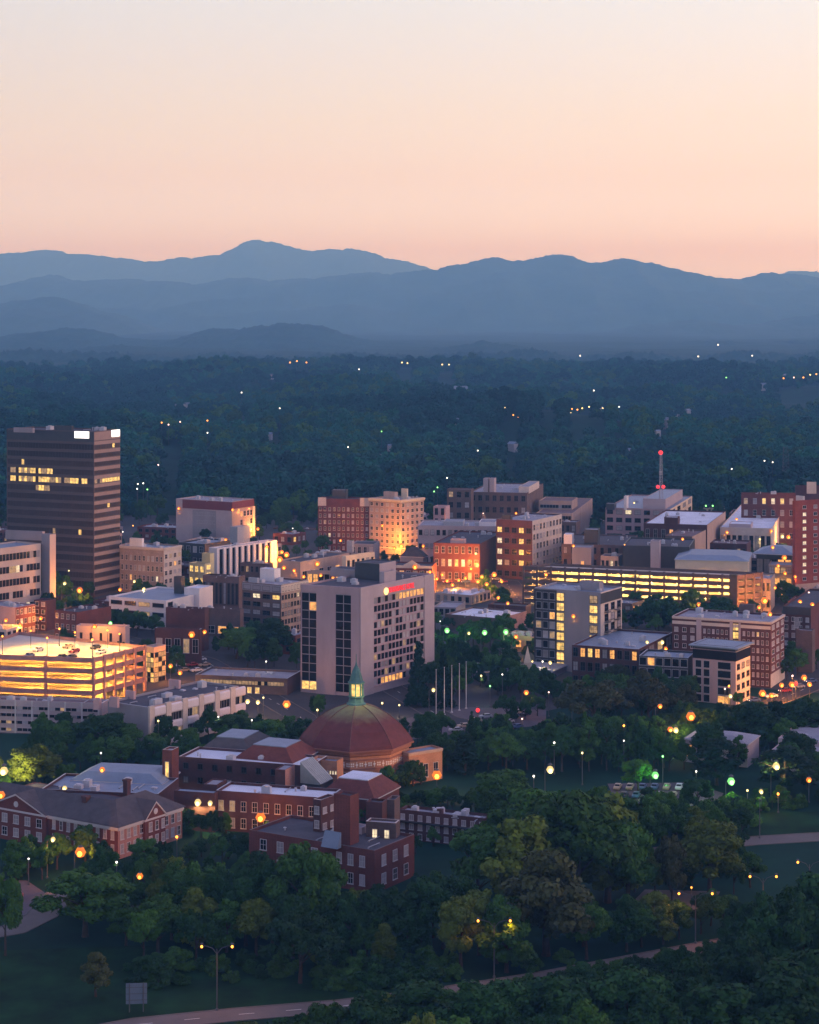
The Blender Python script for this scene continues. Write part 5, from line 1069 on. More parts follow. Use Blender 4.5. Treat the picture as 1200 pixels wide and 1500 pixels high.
def far_lamp(px, py, c, D, zg, zh):
    root = thing('flood_lamp', None, 'lamp', (X_of(px, D), D, zg), 0, 'lights far out in the valley'); h = max(2, zh-zg)
    b = MB(); b.tube([(0, 0, -1), (0, 0, h)], .18, 5); b.obj('pole', WM['black'], root); s_ = D/3000
    link('bulb', lamp_mesh('bulb', c, 1.0), root, (0, 0, h)).scale = (2.5*s_, 2.5*s_, 2.5*s_)
    LAMPS.append((root, px, py, c, D, False, .5))
for a in FAR: far_lamp(*a)
TL = [  # (column, row, colour, size, height, watts)
(382,1198,'o',1.5,7,2200),(640,1136,'o',1.6,6,3200),(1137,1123,'y',1.6,9,2600),(806,1128,'y',1.6,9,3000),(1012,1050,'o',1.7,9,3000),(990,1070,'y',1.3,8,1500),(982,1069,'o',1.0,8,500),(118,1249,'o',1.5,7,4500),(6,1130,'y',1.8,10,16000),(2,1165,'o',1.2,6,900),(259,1226,'o',.8,7,300),(205,1284,'o',.9,8,400),(171,1263,'w',.6,8,150),(78,1230,'y',.9,9,900),(42,1258,'w',.5,6,150),
(420,1032,'o',1.5,8,1600),(363,1028,'y',1.2,6,900),(378,1029,'y',1.1,6,500),(386,1022,'y',.7,6,200),(320,1050,'w',.6,8,150),(369,1055,'w',.6,8,150),(232,1056,'y',.7,10,200),(390,969,'w',.6,9,150),(281,930,'o',1.5,9,1800),(139,918,'o',1.1,12,900),(9,909,'o',1.0,9,600),(117,865,'o',1.6,9,2600),(95,855,'y',1.2,10,900),(101,836,'y',.7,13,300),(195,770,'o',.8,9,300),(180,779,'w',.8,9,300),(197,852,'y',1.0,9,800),(211,863,'y',1.1,9,800),(176,864,'o',1.0,9,800),
(378,775,'o',1.1,9,1200),(368,775,'y',1.0,9,900),(410,820,'o',1.8,9,4000),(420,813,'o',1.7,9,3000),(413,809,'o',1.2,9,1500),(416,832,'o',1.2,6,1500),(465,826,'o',1.5,9,3000),(429,774,'w',.7,9,150),(499,792,'o',.9,9,400),(588,800,'o',1.5,6,3500),(578,803,'o',1.0,5,1500),(608,831,'o',1.5,9,2500),(690,833,'o',1.2,8,1500),(724,842,'o',1.5,9,2500),(697,811,'y',1.0,9,400),(730,876,'o',.9,9,500),(744,884,'o',.9,9,500),(640,848,'o',1.0,6,1500),(655,851,'o',1.0,6,1200),(672,850,'o',1.0,6,1200),(700,852,'o',1.2,6,1500),(713,856,'o',1.1,6,1200),
(655,924,'g',1.6,10,1800),(710,927,'g',1.6,10,1800),(741,926,'g',1.6,10,1800),(687,928,'y',.9,9,300),(756,933,'o',1.0,9,400),(635,1011,'y',1.0,9,400),(718,1005,'g',.7,7,300),(736,988,'w',.6,9,150),(771,1015,'o',1.0,8,600),(765,1053,'p',.6,6,150),(812,1088,'w',.7,9,200),(853,1103,'y',.7,9,200),(782,1137,'w',.7,8,150),(838,1040,'w',.6,8,150),(804,1014,'p',.6,8,100),
(960,1136,'g',1.5,8,1800),(1071,1145,'g',1.6,8,2200),(971,1108,'g',.7,9,200),(1020,1130,'w',.6,8,200),(914,1063,'o',.8,8,200),(967,1035,'o',.9,9,300),(1117,1016,'o',1.4,8,2200),(1160,1003,'o',1.2,9,1200),(1178,993,'o',1.2,9,800),(1161,990,'p',.8,9,200),(1068,1005,'o',.8,7,300),(1070,1020,'y',1.0,6,600),(1062,1009,'p',.7,6,200),(948,941,'y',.9,6,600),(970,941,'y',1.2,9,900),(1024,886,'o',1.1,9,500),(1120,880,'o',1.8,8,2600),(1112,890,'o',1.0,8,800),(1146,786,'y',1.5,9,1800),(1155,787,'o',1.4,9,1500),(1149,817,'o',1.5,9,2500),(1150,840,'o',1.0,6,1500),(1165,845,'o',.9,6,1500),(1185,868,'p',.8,6,800),(1113,790,'y',.9,9,300),(1079,761,'o',1.0,9,500),(1044,741,'g',1.0,9,500),(1034,741,'g',1.0,9,500),(929,737,'y',1.0,12,200),(756,752,'o',.9,12,150),(708,752,'p',.8,12,150),(1130,778,'o',1.0,9,500),(840,903,'o',.9,9,300),(780,969,'y',.7,6,250),(795,969,'w',.7,6,200),(806,971,'y',1.0,6,500),(1140,1163,'o',.8,5,500),(1115,1160,'y',.9,5,500),(1095,1158,'y',.7,5,300),(1185,1143,'o',.9,6,300),(914,1085,'w',.5,8,100),(915,798,'o',.7,9,200),(262,745,'o',1.0,9,300),(341,747,'o',1.0,9,300),(350,747,'o',.8,9,200),(365,745,'o',.8,9,300),(939,1237,'o',.8,9,300),(880,1030,'w',.5,8,100),(645,910,'w',.5,8,100),(290,1176,'y',1.4,5,2500),(308,1177,'y',1.0,5,1200),(150,1128,'o',.9,5,500),(148,1103,'w',.6,6,200),(95,1155,'y',1.0,6,1200),(705,990,'y',.8,4,900),(560,1030,'y',.8,4,500),(465,1040,'y',.8,5,400),(585,1033,'y',.7,4,500),(1013,1300,'o',.5,5,300),
(445,845,'o',1.0,6,900),(470,843,'o',1.0,6,900),(488,847,'o',1.0,6,900),(630,838,'o',1.0,7,900),(648,842,'o',1.0,6,900),(663,857,'o',1.0,6,900),(682,847,'o',1.0,6,900),(706,845,'o',1.0,6,900),(735,852,'o',1.0,6,900),(1128,900,'o',1.0,6,900),(1135,861,'o',1.0,6,900),(1140,829,'o',1.0,6,900),(1172,882,'o',1.0,6,900),(1190,886,'o',1.0,6,900),(1132,802,'o',1.0,7,900),(1145,1004,'o',1.0,6,900),(1186,1003,'o',1.0,6,900),(1130,1019,'o',1.0,6,900),(975,951,'o',1.0,6,700),(60,906,'o',1.0,7,700),(30,916,'o',1.0,7,700),(300,926,'o',1.0,7,700),(250,976,'o',1.0,6,600),(264,986,'o',1.0,6,600),(331,791,'o',1.0,8,700),(391,801,'o',1.0,8,900),(431,836,'o',1.0,7,900),(800,842,'o',1.0,7,500),(840,800,'o',.9,8,500),(1000,790,'o',.9,8,500),(1065,780,'o',1.0,8,700),(560,770,'o',.9,9,500),(620,800,'o',.9,8,500)]  # this row: extra amber lamps added to thicken the street glow
bpy.context.view_layer.update()
for px, py, c, bg, hg, e in TL: place_lamp(px, py, c, bg, hg, e, arm=1.4 if bg >= .9 and hg > 6 else 0)
# floodlamps on the deck of the orange garage
root, o, q, u, v, wr, wl, ht, fh = G1
for i, (s_, t_) in enumerate(((.25, .10), (.25, .42), (.25, .74), (.72, .08), (.72, .40), (.72, .72), (.95, .25), (.95, .6))):
    p = o+q[0]+u*wr*s_+v*wl*t_; z = ht-1.05; r_ = thing('deck_lamp_post', None, 'lamp post', (p.x, p.y, z), 0, 'lamp posts on the orange garage deck'); link('pole', pole_mesh(6, 0), r_); link('bulb', lamp_mesh('bulb', 'o', .8), r_, (0, 0, 6.1)); hd = link('lamp_head', hood_mesh(.8), r_, (0, 0, 6.2)); spot(r_, (0, 0, 5.8), 'k', 26000, 165)
    pp = proj((p.x, p.y, z+6)); LAMPS.append((r_, pp[0], pp[1], 'o', p.y, False, .8))
# tall twin-armed highway lamps
def twin(px, yb, ytop, arm, e, face=0.0):
    D = D_of(yb); h = Z_of(ytop, D); r_ = thing('highway_lamp', None, 'street lamp', (X_of(px, D), D, 0), face, 'twin armed highway lamps'); link('pole', pole_mesh(h, -arm), r_)
    for s_ in (-1, 1):
        link('bulb', lamp_mesh('bulb', 'o', .62), r_, (s_*arm, -.1, h+.45)); hd = link('lamp_head', hood_mesh(.8), r_, (s_*arm, 0, h+.55)); spot(r_, (s_*arm, 0, h-.1), 'o', e*1.3, 160)
    LAMPS.append((r_, px, ytop, 'o', D, False, 1))
twin(318, 1480, 1390, 2.9, 800); twin(724, 1432, 1352, 3.2, 800); twin(1019, 1382, 1312, 3.5, 700); twin(1186, 1342, 1266, 2.6, 800); twin(1118, 1372, 1287, 2.8, 800)
# bare light pole by the park road
D = D_of(1228); r_ = thing('light_pole', 'tall slim pale pole standing on the lawn by the park road', 'pole', (X_of(1113, D), D, 0)); link('pole', pole_mesh(9.5, 0), r_); link('lamp_head', hood_mesh(.8), r_, (0, 0, 9.4))
# ------------------------------------------------------------------ mast, lattice tower, flagpoles, highway sign, traffic lights
def lattice(root, h, w0, w1, m, seg):
    b = MB()
    for i in range(3):
        a = i*2.094; b.tube([(w0*math.cos(a), w0*math.sin(a), 0), (w1*math.cos(a), w1*math.sin(a), h)], .13, 4)
        a2 = a+2.094
        for k in range(seg):
            t0, t1 = k/seg, (k+1)/seg; r0, r1 = w0+(w1-w0)*t0, w0+(w1-w0)*t1
            b.tube([(r0*math.cos(a), r0*math.sin(a), h*t0), (r1*math.cos(a2), r1*math.sin(a2), h*t1)], .08, 4); b.tube([(r1*math.cos(a), r1*math.sin(a), h*t1), (r1*math.cos(a2), r1*math.sin(a2), h*t1)], .08, 4)
    return b.obj('lattice', m, root)
D = 1192; zt = Z_of(664, D); r_ = thing('radio_mast', 'steel lattice radio mast with three red beacons on the grey office roof', 'mast', (X_of(968, D), D, MAST_Z-1)); h = zt-MAST_Z+1
lattice(r_, h-.6, 1.5, .7, WM['steel'], 14); bk = link('beacon', lamp_mesh('beacon', 'r', 1.3), r_, (0, 0, h+.4))
b = MB()
for k in range(3): b.lathe([(.7, h*.62+k*.8), (1.1, h*.62+k*.8+.2), (.7, h*.62+k*.8+.4)], 8)
b.obj('antenna', WM['trim'], r_)
for dx in (-1.7, 1.5): link('beacon', lamp_mesh('beacon', 'r', 1.1), r_, (dx, -.4, Z_of(713, D)-MAST_Z+1))
D = 1480; r_ = thing('lattice_tower', 'dark broad lattice tower standing among trees behind the lit-top brick block', 'tower', (X_of(1150, D), D, 0)); lattice(r_, Z_of(655, D), 4.0, 2.0, WM['black'], 12)
fg = None
for i, (x, yb) in enumerate(((639, 1051), (651, 1047), (662, 1044), (673, 1041), (683, 1038))):
    D = D_of(yb); r_ = thing('flagpole', None, 'flagpole', (X_of(x, D), D, 0), 0, 'row of white flagpoles by the hotel'); r_['label'] = ('first', 'second', 'middle', 'fourth', 'last')[i]+' from the hotel in the row of five bare white flagpoles'
    if fg is None:
        b = MB(); b.tube([(0, 0, -.2), (0, 0, 8), (0, 0, 15.5)], [.16, .13, .07], 8); b.lathe([(.4, 0), (.4, .3), (.2, .4)], 10); fg = b.mesh('pole', WM['trim']); b = MB(); b.lathe([(.01, 15.4), (.2, 15.6), (.01, 15.8)], 8); fb = b.mesh('finial', WM['trim'])
    link('pole', fg, r_); link('finial', fb, r_)
D = D_of(1482); r_ = thing('highway_sign', 'back of a square blue grey highway sign on two posts in the grass', 'road sign', (X_of(200, D), D, 0), R(6))
b = MB(); b.box(-2.0, -.06, 1.5, 2.0, .06, 5.4); b.obj('panel', mat('sign_back', (.12, .15, .19), .6, .1, .5), r_)
for s_ in (-1.3, 1.3): b = MB(); b.tube([(s_, -.16, -.2), (s_, -.16, 5.5)], .1, 6); b.obj('post', M_metal, r_)
b = MB(); [b.box(-2.0, -.12, z_, 2.0, -.062, z_+.1) for z_ in (2.2, 3.4, 4.6)]; b.obj('stiffener', M_metal, r_)
def traffic_light(px, py, c, lab):
    D = D_of(py, 6); r_ = thing('traffic_light', lab, 'traffic light', (X_of(px, D), D, 0), 0, 'traffic lights'); b = MB(); b.tube([(0, .3, -.2), (0, .3, 6.4)], .1, 6); b.obj('pole', M_metal, r_)
    b = MB(); b.box(-.45, -.25, 4.9, .45, .25, 7.1); b.obj('housing', WM['black'], r_); link('bulb', lamp_mesh('bulb', c, 1.7), r_, (0, -.3, 6.0)); spot(r_, (0, -.9, 5.5), c, 120)
    LAND.append((lab, Vector((X_of(px, D), D)), px, py)) if 0 else None
traffic_light(376, 931, 'r', 'traffic light showing red among the trees left of the hotel'); traffic_light(700, 1040, 'r', 'traffic light glowing red at the car park beside the flagpoles'); traffic_light(1166, 1001, 'r', 'traffic light glowing red right of the long brick apartment block'); traffic_light(162, 913, 'g', 'traffic light showing green behind the orange garage deck')
# ------------------------------------------------------------------ cars
CARP = [mat('car_paint_'+n, c, .35, 0, spec=.5) for n, c in (('white', (.6, .6, .6)), ('silver', (.32, .33, .35)), ('black', (.02, .02, .024)), ('red', (.30, .03, .03)), ('blue', (.05, .09, .2)), ('tan', (.35, .28, .2)))]
CARN = ['white', 'silver', 'black', 'red', 'dark blue', 'tan']
M_tyre = mat('tyre', (.02, .02, .02), .9, 0); M_head = mat('car_headlight', (.8, .8, .8), .3, 0, emit=(1, .85, .6), es=3.0); M_tail = mat('car_tail_light', (.5, .05, .05), .3, 0, emit=(1, .06, .04), es=1.0)
def car_meshes():
    b = MB(); prof = [(-2.2, .35), (-2.25, .75), (-2.1, .95), (-1.0, 1.02), (2.0, .98), (2.2, .8), (2.2, .35)]
    def ext(b, prof, w, mi=0, tw=0):
        n = len(prof); A = [(x, -w, z) for x, z in prof]; B_ = [(x, w, z) for x, z in prof]; b.poly(A, mi); b.poly(B_[::-1], mi)
        for i in range(n): j = (i+1) % n; b.quad(A[i], B_[i], B_[j], A[j], mi)
    ext(b, prof[::-1], .88); ext(b, [(-1.05, 1.02), (-.45, 1.45), (1.1, 1.46), (1.85, .99)][::-1], .74); body = b
    g_ = MB()
    for s_ in (-1, 1):
        y = s_*.752; q = [(-.8, y, 1.06), (-.38, y, 1.38), (1.0, y, 1.38), (1.5, y, 1.06)]; g_.poly(q if s_ < 0 else q[::-1])
    g_.quad((-1.06, -.66, 1.05), (-1.06, .66, 1.05), (-.5, .62, 1.43), (-.5, -.62, 1.43)); g_.quad((1.82, .66, 1.03), (1.82, -.66, 1.03), (1.14, -.62, 1.44), (1.14, .62, 1.44))
    w = MB(); n = 10
    for k in range(2):
        y = -.1 if k == 0 else .1; pass
    w.lathe([(.01, -.1), (.32, -.1), (.32, .1), (.01, .1)], 12)
    w.v = [(x, z, y+.32) for x, y, z in w.v]
    h = MB(); h.box(-2.27, -.75, .62, -2.2, -.4, .8); h2 = MB(); h2.box(2.18, -.75, .65, 2.25, -.45, .85)
    return body, g_.mesh('window_glass', M_glass), w.mesh('wheel', M_tyre), h.mesh('headlight', M_head), h2.mesh('tail_light', M_tail)
_cb, cg_, cw_, ch_, ct_ = car_meshes(); cbm = [_cb.mesh('body', p) for p in CARP]; CARS = []
def car(x, y, rz, z=0.03, lights=False, k=None):
    k = rng.randrange(6) if k is None else k; r_ = thing('parked_car', None, 'car', (x, y, z), rz, 'cars'); link('body', cbm[k], r_); link('window_glass', cg_, r_)
    for wx in (-1.35, 1.35):
        for wy in (-.82, .82): link('wheel', cw_, r_, (wx, wy, 0))
    if lights:
        for s_ in (0, .75+.4): link('headlight', ch_, r_, (0, s_, 0)); link('tail_light', ct_, r_, (0, s_+.05, 0))
    CARS.append((r_, k, *proj((x, y, 0)), y)); return r_
for px, py, a in ((680,1066,.3),(697,1058,.3),(712,1052,.25),(745,1060,.9),(752,1052,.9),(760,1046,.9),(725,1072,.4),(742,1070,.5),(735,1064,1.9),(668,1072,.2),(650,1062,.3),(770,1048,.9),(757,1067,.6),(630,1070,.2)):
    p = gp(px, py); car(p.x, p.y, a)
for i in range(9): p = gp(258+i*6, 968+(i % 3)*8); car(p.x, p.y, .5+(i % 2)*.1, lights=i % 3 == 0)
for i in range(13): p = gp(905+i*9, 1156+(i % 2)*12); car(p.x, p.y, 1.3)
for i in range(12): p = gp(638+i*9, 846+(i % 3)*4); car(p.x, p.y, .1, lights=True)
for px, py in ((1130,1022),(1150,1014),(1170,1008),(1188,1000),(1105,1028)): p = gp(px, py); car(p.x, p.y, .4, lights=True)
for px, py in ((1140,874),(1160,877),(1180,880),(1195,876)): p = gp(px, py); car(p.x, p.y, .2)
for px, py, a in ((20,1316,.1),(-6,1322,.1)): p = gp(px, py); car(p.x, p.y, a)
for s_, t_ in ((.12, .2), (.12, .27), (.12, .5), (.55, .15), (.55, .34), (.55, .6), (.85, .3), (.85, .5)):
    root, o, q, u, v, wr, wl, ht, fh = G1; p = o+q[0]+u*wr*s_+v*wl*t_; car(p.x, p.y, math.atan2(u.y, u.x), ht-1.13)
# small white farmhouse out in the valley
D = 2640; hx = X_of(675, D); hz0 = float(ground_z(hx, D)); r_ = thing('farm_house', 'small white gabled house in a clearing of the valley forest', 'house', (hx, D, hz0+9)); b = MB(); b.box(-8, -4, -10, 8, 4, 5); b.obj('wall', WM['trim'], r_)
b = MB(); b.quad((-9, -5, 4.8), (9, -5, 4.8), (9, 0, 8.5), (-9, 0, 8.5)); b.quad((9, 5, 4.8), (-9, 5, 4.8), (-9, 0, 8.5), (9, 0, 8.5)); b.poly([(-8, -4, 5), (-8, 4, 5), (-8, 0, 8.4)]); b.poly([(8, -4, 5), (8, 0, 8.4), (8, 4, 5)]); b.obj('roof', RM['blue'], r_)
for k in range(4): link('window', window_mesh(1.6, 2, 'dark', None), r_, (-6+k*4, -4.02, 2))
FARH = []; _wl = bpy.data.meshes['wall.001'] if 0 else [c for c in r_.children if c.name.startswith('wall')][0].data; _rf = [c for c in r_.children if c.name.startswith('roof')][0].data
for k, (hp, hD, hz) in enumerate(HOUSES):
    h_ = thing('valley_house', None, 'house', (X_of(hp, hD), hD, hz+_hr.uniform(3, 8)), _hr.uniform(-1.2, 1.2), 'houses in the valley woods'); s_ = _hr.uniform(.4, .75)*min(1, hD/2600)**.5
    for nm_, me_ in (('wall', _wl), ('roof', _rf)): link(nm_, me_, h_).scale = (s_, s_, s_)
    FARH.append((h_, 'small pale far house', *proj((X_of(hp, hD), hD, hz+6)), hD))
# ------------------------------------------------------------------ trees of the town
PLACED = []; QUEUE = []; refresh()
def blocks(x, y, h, w):
    px0, pyt = proj((x, y, h)); hw = w/2/y*F; pyb = proj((x, y, h*.12))[1]
    for r_, lx, ly, c, D, wall, bg in LAMPS:
        if D > y-2 and abs(lx-px0) < hw+3 and pyt-4 < ly < pyb: return True
    for a, b_, c, d, D in KEEP:
        if D > y and a < px0+hw*.8 and px0-hw*.8 < b_ and pyt < d and pyb > c: return True
    return False
KEEP = [(489, 1000, 535, 1045, 560), (440, 1040, 608, 1150, 560), (180, 1432, 220, 1480, 385), (310, 1395, 328, 1480, 386), (719, 1360, 730, 1425, 405), (527, 860, 590, 1010, 700), (441, 860, 530, 1000, 700), (815, 870, 832, 985, 740), (632, 985, 690, 1040, 660), (180, 1220, 262, 1245, 480), (495, 1255, 605, 1300, 465), (1108, 1178, 1118, 1225, 515), (1095, 1195, 1200, 1232, 510), (586, 1176, 700, 1236, 499), (604, 1088, 650, 1148, 572), (640, 1128, 660, 1150, 590)]
def fill(n, box, hr, wr=(.75, 1.0), kinds=(('round', 3), ('spread', 2), ('tall', 2)), tones=(('green', 3), ('dark', 3), ('olive', 1)), gap=.62, tries=60, check=True, ytop=None, tops=None):
    kk = [k for k, w in kinds for _ in range(w)]; tt = [k for k, w in tones for _ in range(w)]; c = 0
    for _ in range(n*tries):
        if c >= n: break
        px, yb = rng.uniform(box[0], box[2]), rng.uniform(box[1], box[3]); p = gp(px, yb); h = rng.uniform(*hr) if not tops else Z_of(rng.uniform(*tops), p.y); k = rng.choice(kk)
        if tops and not hr[0] <= h <= hr[1]: continue
        w = h*rng.uniform(*wr)*(.42 if k in ('fir', 'column') else (.7 if k in ('tall', 'pine') else .95))
        if k == 'bush': w = h*rng.uniform(1.1, 1.6)
        if ytop:
            top = proj((p.x, p.y, h))[1]
            if top < ytop: continue
        if not clear(p.x, p.y, w*.30): continue
        if any((p.x-a)**2+(p.y-b_)**2 < ((w+c_)*.5*gap)**2 for a, b_, c_ in PLACED): continue
        if check and blocks(p.x, p.y, h, w): continue
        PLACED.append((p.x, p.y, w)); QUEUE.append((p.x, p.y, h, w, k, rng.choice(tt))); c += 1
    return c
def one(px, yb, ytop, wpx, kind='round', tone='green', label=None):
    D = D_of(yb); h = Z_of(ytop, D); w = wpx/F*D; PLACED.append((X_of(px, D), D, w*.8)); return tree(X_of(px, D), D, h, w, kind, tone, label)
# trees one can single out in the photograph
one(613, 1034, 935, 44, 'fir', 'fir'); one(649, 1034, 950, 40, 'fir', 'fir'); one(681, 1135, 1072, 34, 'column', 'fir')
one(50, 1165, 1092, 84, 'round', 'olive'); one(125, 1372, 1276, 140, 'round', 'green'); one(185, 1385, 1325, 66, 'round', 'green'); one(140, 1460, 1392, 44, 'tall', 'brown'); one(8, 1400, 1280, 54, 'round', 'green'); one(450, 1385, 1237, 112, 'round', 'green'); one(440, 1440, 1330, 120, 'spread', 'dark')
one(845, 1335, 1150, 170, 'round', 'green'); one(920, 1330, 1195, 110, 'round', 'green'); one(890, 1322, 1158, 120, 'tall', 'olive'); one(808, 1322, 1156, 120, 'round', 'green'); one(745, 1300, 1172, 90, 'tall', 'green'); one(770, 1355, 1185, 120, 'tall', 'olive'); one(700, 1330, 1208, 120, 'round', 'green'); one(650, 1390, 1270, 130, 'spread', 'dark'); one(560, 1395, 1290, 110, 'spread', 'dark'); one(800, 1400, 1240, 130, 'tall', 'brown'); one(730, 1210, 1125, 110, 'round', 'green'); one(790, 1245, 1150, 110, 'round', 'green')
one(1040, 1320, 1195, 120, 'round', 'olive'); one(985, 1335, 1220, 60, 'round', 'brown'); one(1105, 1095, 1025, 80, 'round', 'dark'); one(1180, 1090, 1020, 90, 'round', 'dark'); one(935, 1165, 1108, 56, 'round', 'green'); one(1022, 1190, 1140, 54, 'round', 'dark'); one(1150, 1165, 1095, 100, 'pine', 'fir'); one(1050, 1150, 1085, 90, 'pine', 'fir'); one(965, 925, 865, 60, 'spread', 'dark'); one(1055, 925, 870, 66, 'spread', 'dark')
one(340, 1085, 1045, 80, 'round', 'green'); one(275, 1105, 1065, 44, 'round', 'green'); one(150, 1110, 1045, 90, 'round', 'dark'); one(185, 1110, 1060, 60, 'round', 'green'); one(225, 1108, 1075, 46, 'round', 'green'); one(348, 965, 918, 80, 'round', 'green'); one(400, 965, 905, 60, 'tall', 'dark'); one(265, 960, 928, 36, 'round', 'olive'); one(950, 1060, 985, 90, 'spread', 'brown'); one(870, 1070, 990, 110, 'spread', 'brown'); one(395, 1100, 1050, 60, 'round', 'green')
for px, yb, yt, w in ((610,1560,1435,150),(720,1570,1430,160),(820,1560,1420,170),(920,1560,1406,170),(1010,1540,1402,150),(1085,1520,1372,150),(1150,1470,1287,160),(1205,1450,1272,150),(1112,1440,1312,110),(480,1570,1462,120),(545,1580,1454,120),(400,1600,1496,90),(665,1600,1484,150),(770,1610,1478,150),(870,1610,1472,160),(970,1600,1457,170),(1060,1590,1432,170),(1150,1580,1402,180),(1200,1560,1380,160),(772,1478,1424,56),(852,1468,1410,64),(935,1452,1396,64),(1003,1440,1384,56),(690,1484,1440,50),(1125,1500,1330,100),(1178,1500,1318,110),(1060,1500,1392,90),(960,1520,1418,100),(870,1530,1436,100),(765,1530,1440,100),(660,1530,1448,100),(585,1545,1466,90),(1130,1570,1424,110),(1030,1570,1428,120),(1180,1445,1290,80),(1095,1450,1340,80),(388,1372,1252,110),(330,1370,1262,90),(1045,1422,1374,64),(985,1430,1388,54),(905,1446,1404,50),(820,1462,1420,50)):
    one(px, yb, yt, w*.88, rng.choice(('round', 'spread', 'tall')), rng.choice(('dark', 'dark', 'dark', 'green')))
fill(30, (200, 1412, 660, 1448), (2.5, 6), tones=(('dark', 2), ('green', 1)), kinds=(('bush', 1),), gap=.5)
# woods and street planting
W1 = (('round', 3), ('spread', 2), ('tall', 3)); DK = (('dark', 4), ('green', 4), ('olive', 2))
fill(26, (210, 1325, 470, 1420), (11, 17), tones=DK); fill(14, (90, 1280, 260, 1350), (8, 13), tones=DK, ytop=1225); fill(6, (20, 1262, 130, 1290), (8, 11), tones=(('olive', 2), ('green', 2)), ytop=1175)
fill(14, (470, 1335, 640, 1430), (9, 15), tones=DK, ytop=1270); fill(40, (620, 1275, 940, 1425), (12, 20), tones=(('green', 4), ('dark', 2), ('olive', 2)), ytop=1160)
fill(14, (690, 1170, 960, 1260), (9, 14), tones=(('green', 4), ('olive', 1)), ytop=1110); fill(22, (930, 1245, 1100, 1390), (8, 15), tones=DK, ytop=1180); fill(22, (1070, 1300, 1320, 1420), (9, 17), tones=DK, ytop=1262)
fill(34, (560, 1490, 940, 1620), (4, 26), tones=DK, tops=(1436, 1490), kinds=(('round', 2), ('spread', 3))); fill(12, (560, 1480, 960, 1530), (2, 12), tones=DK, tops=(1442, 1470), kinds=(('spread', 3), ('bush', 2))); fill(26, (940, 1450, 1330, 1640), (5, 30), tones=DK, tops=(1350, 1450), kinds=(('round', 2), ('spread', 3)))
fill(12, (1090, 1380, 1330, 1480), (5, 26), tones=DK, tops=(1262, 1340)); fill(12, (350, 1496, 580, 1560), (1.5, 9), tones=DK, tops=(1468, 1490), kinds=(('bush', 1),))
fill(26, (480, 1405, 1000, 1450), (2.5, 5), tones=(('green', 1),), kinds=(('bush', 1),), ytop=1385)
fill(40, (690, 1065, 1000, 1160), (8, 15), tones=(('dark', 3), ('green', 2)), kinds=(('round', 3), ('spread', 2), ('fir', 2), ('pine', 2)), ytop=1005); fill(26, (700, 985, 1010, 1065), (7, 13), tones=(('dark', 2), ('brown', 2), ('green', 2)), ytop=955); fill(22, (1020, 1050, 1320, 1160), (8, 14), tones=(('dark', 3), ('green', 1)), kinds=(('round', 2), ('pine', 2), ('spread', 1)), ytop=1018)
fill(16, (990, 1170, 1110, 1240), (4, 8), tones=DK, kinds=(('round', 2), ('bush', 2))); fill(16, (1080, 1160, 1320, 1195), (3, 7), tones=DK, kinds=(('round', 2), ('bush', 2)), ytop=1140); fill(14, (900, 1185, 1010, 1230), (4, 9), tones=DK, ytop=1130)
fill(26, (50, 1082, 300, 1135), (7, 12), tones=(('green', 3), ('dark', 2)), ytop=1035); fill(10, (-60, 1140, 110, 1185), (6, 11), tones=(('olive', 2), ('green', 2)), ytop=1080); fill(14, (300, 1050, 450, 1110), (6, 11), tones=(('green', 3), ('dark', 1)), ytop=1035)
fill(20, (240, 940, 440, 985), (6, 12), tones=(('green', 3), ('olive', 1), ('dark', 1)), ytop=905); fill(24, (580, 935, 770, 1030), (7, 13), tones=(('dark', 3), ('green', 2)), kinds=(('round', 3), ('spread', 2), ('fir', 1)), ytop=905); fill(8, (590, 1040, 690, 1120), (5, 9), tones=(('dark', 2), ('green', 2)), ytop=1035); fill(14, (600, 1125, 760, 1195), (5, 9), tones=(('green', 3), ('dark', 2)), ytop=1090)
fill(14, (60, 882, 140, 905), (5, 8), tones=DK); fill(8, (160, 915, 240, 935), (6, 10), tones=DK); fill(10, (30, 850, 130, 880), (8, 12), tones=DK); fill(12, (735, 860, 775, 900), (6, 10), tones=DK); fill(14, (930, 895, 1080, 925), (8, 13), tones=DK); fill(12, (1100, 868, 1200, 885), (5, 9), tones=(('olive', 2), ('green', 1))); fill(16, (1040, 790, 1150, 830), (6, 10), tones=DK); fill(10, (500, 800, 620, 830), (6, 10), tones=DK); fill(14, (170, 790, 300, 850), (6, 11), tones=DK)
fill(16, (380, 750, 480, 800), (8, 13), tones=DK); fill(14, (830, 760, 960, 830), (6, 10), tones=DK); fill(10, (700, 855, 780, 880), (5, 9), tones=DK); fill(12, (200, 1185, 500, 1225), (4, 8), tones=(('green', 2), ('dark', 2)), ytop=1165); fill(12, (430, 1040, 470, 1075), (4, 7), tones=DK)
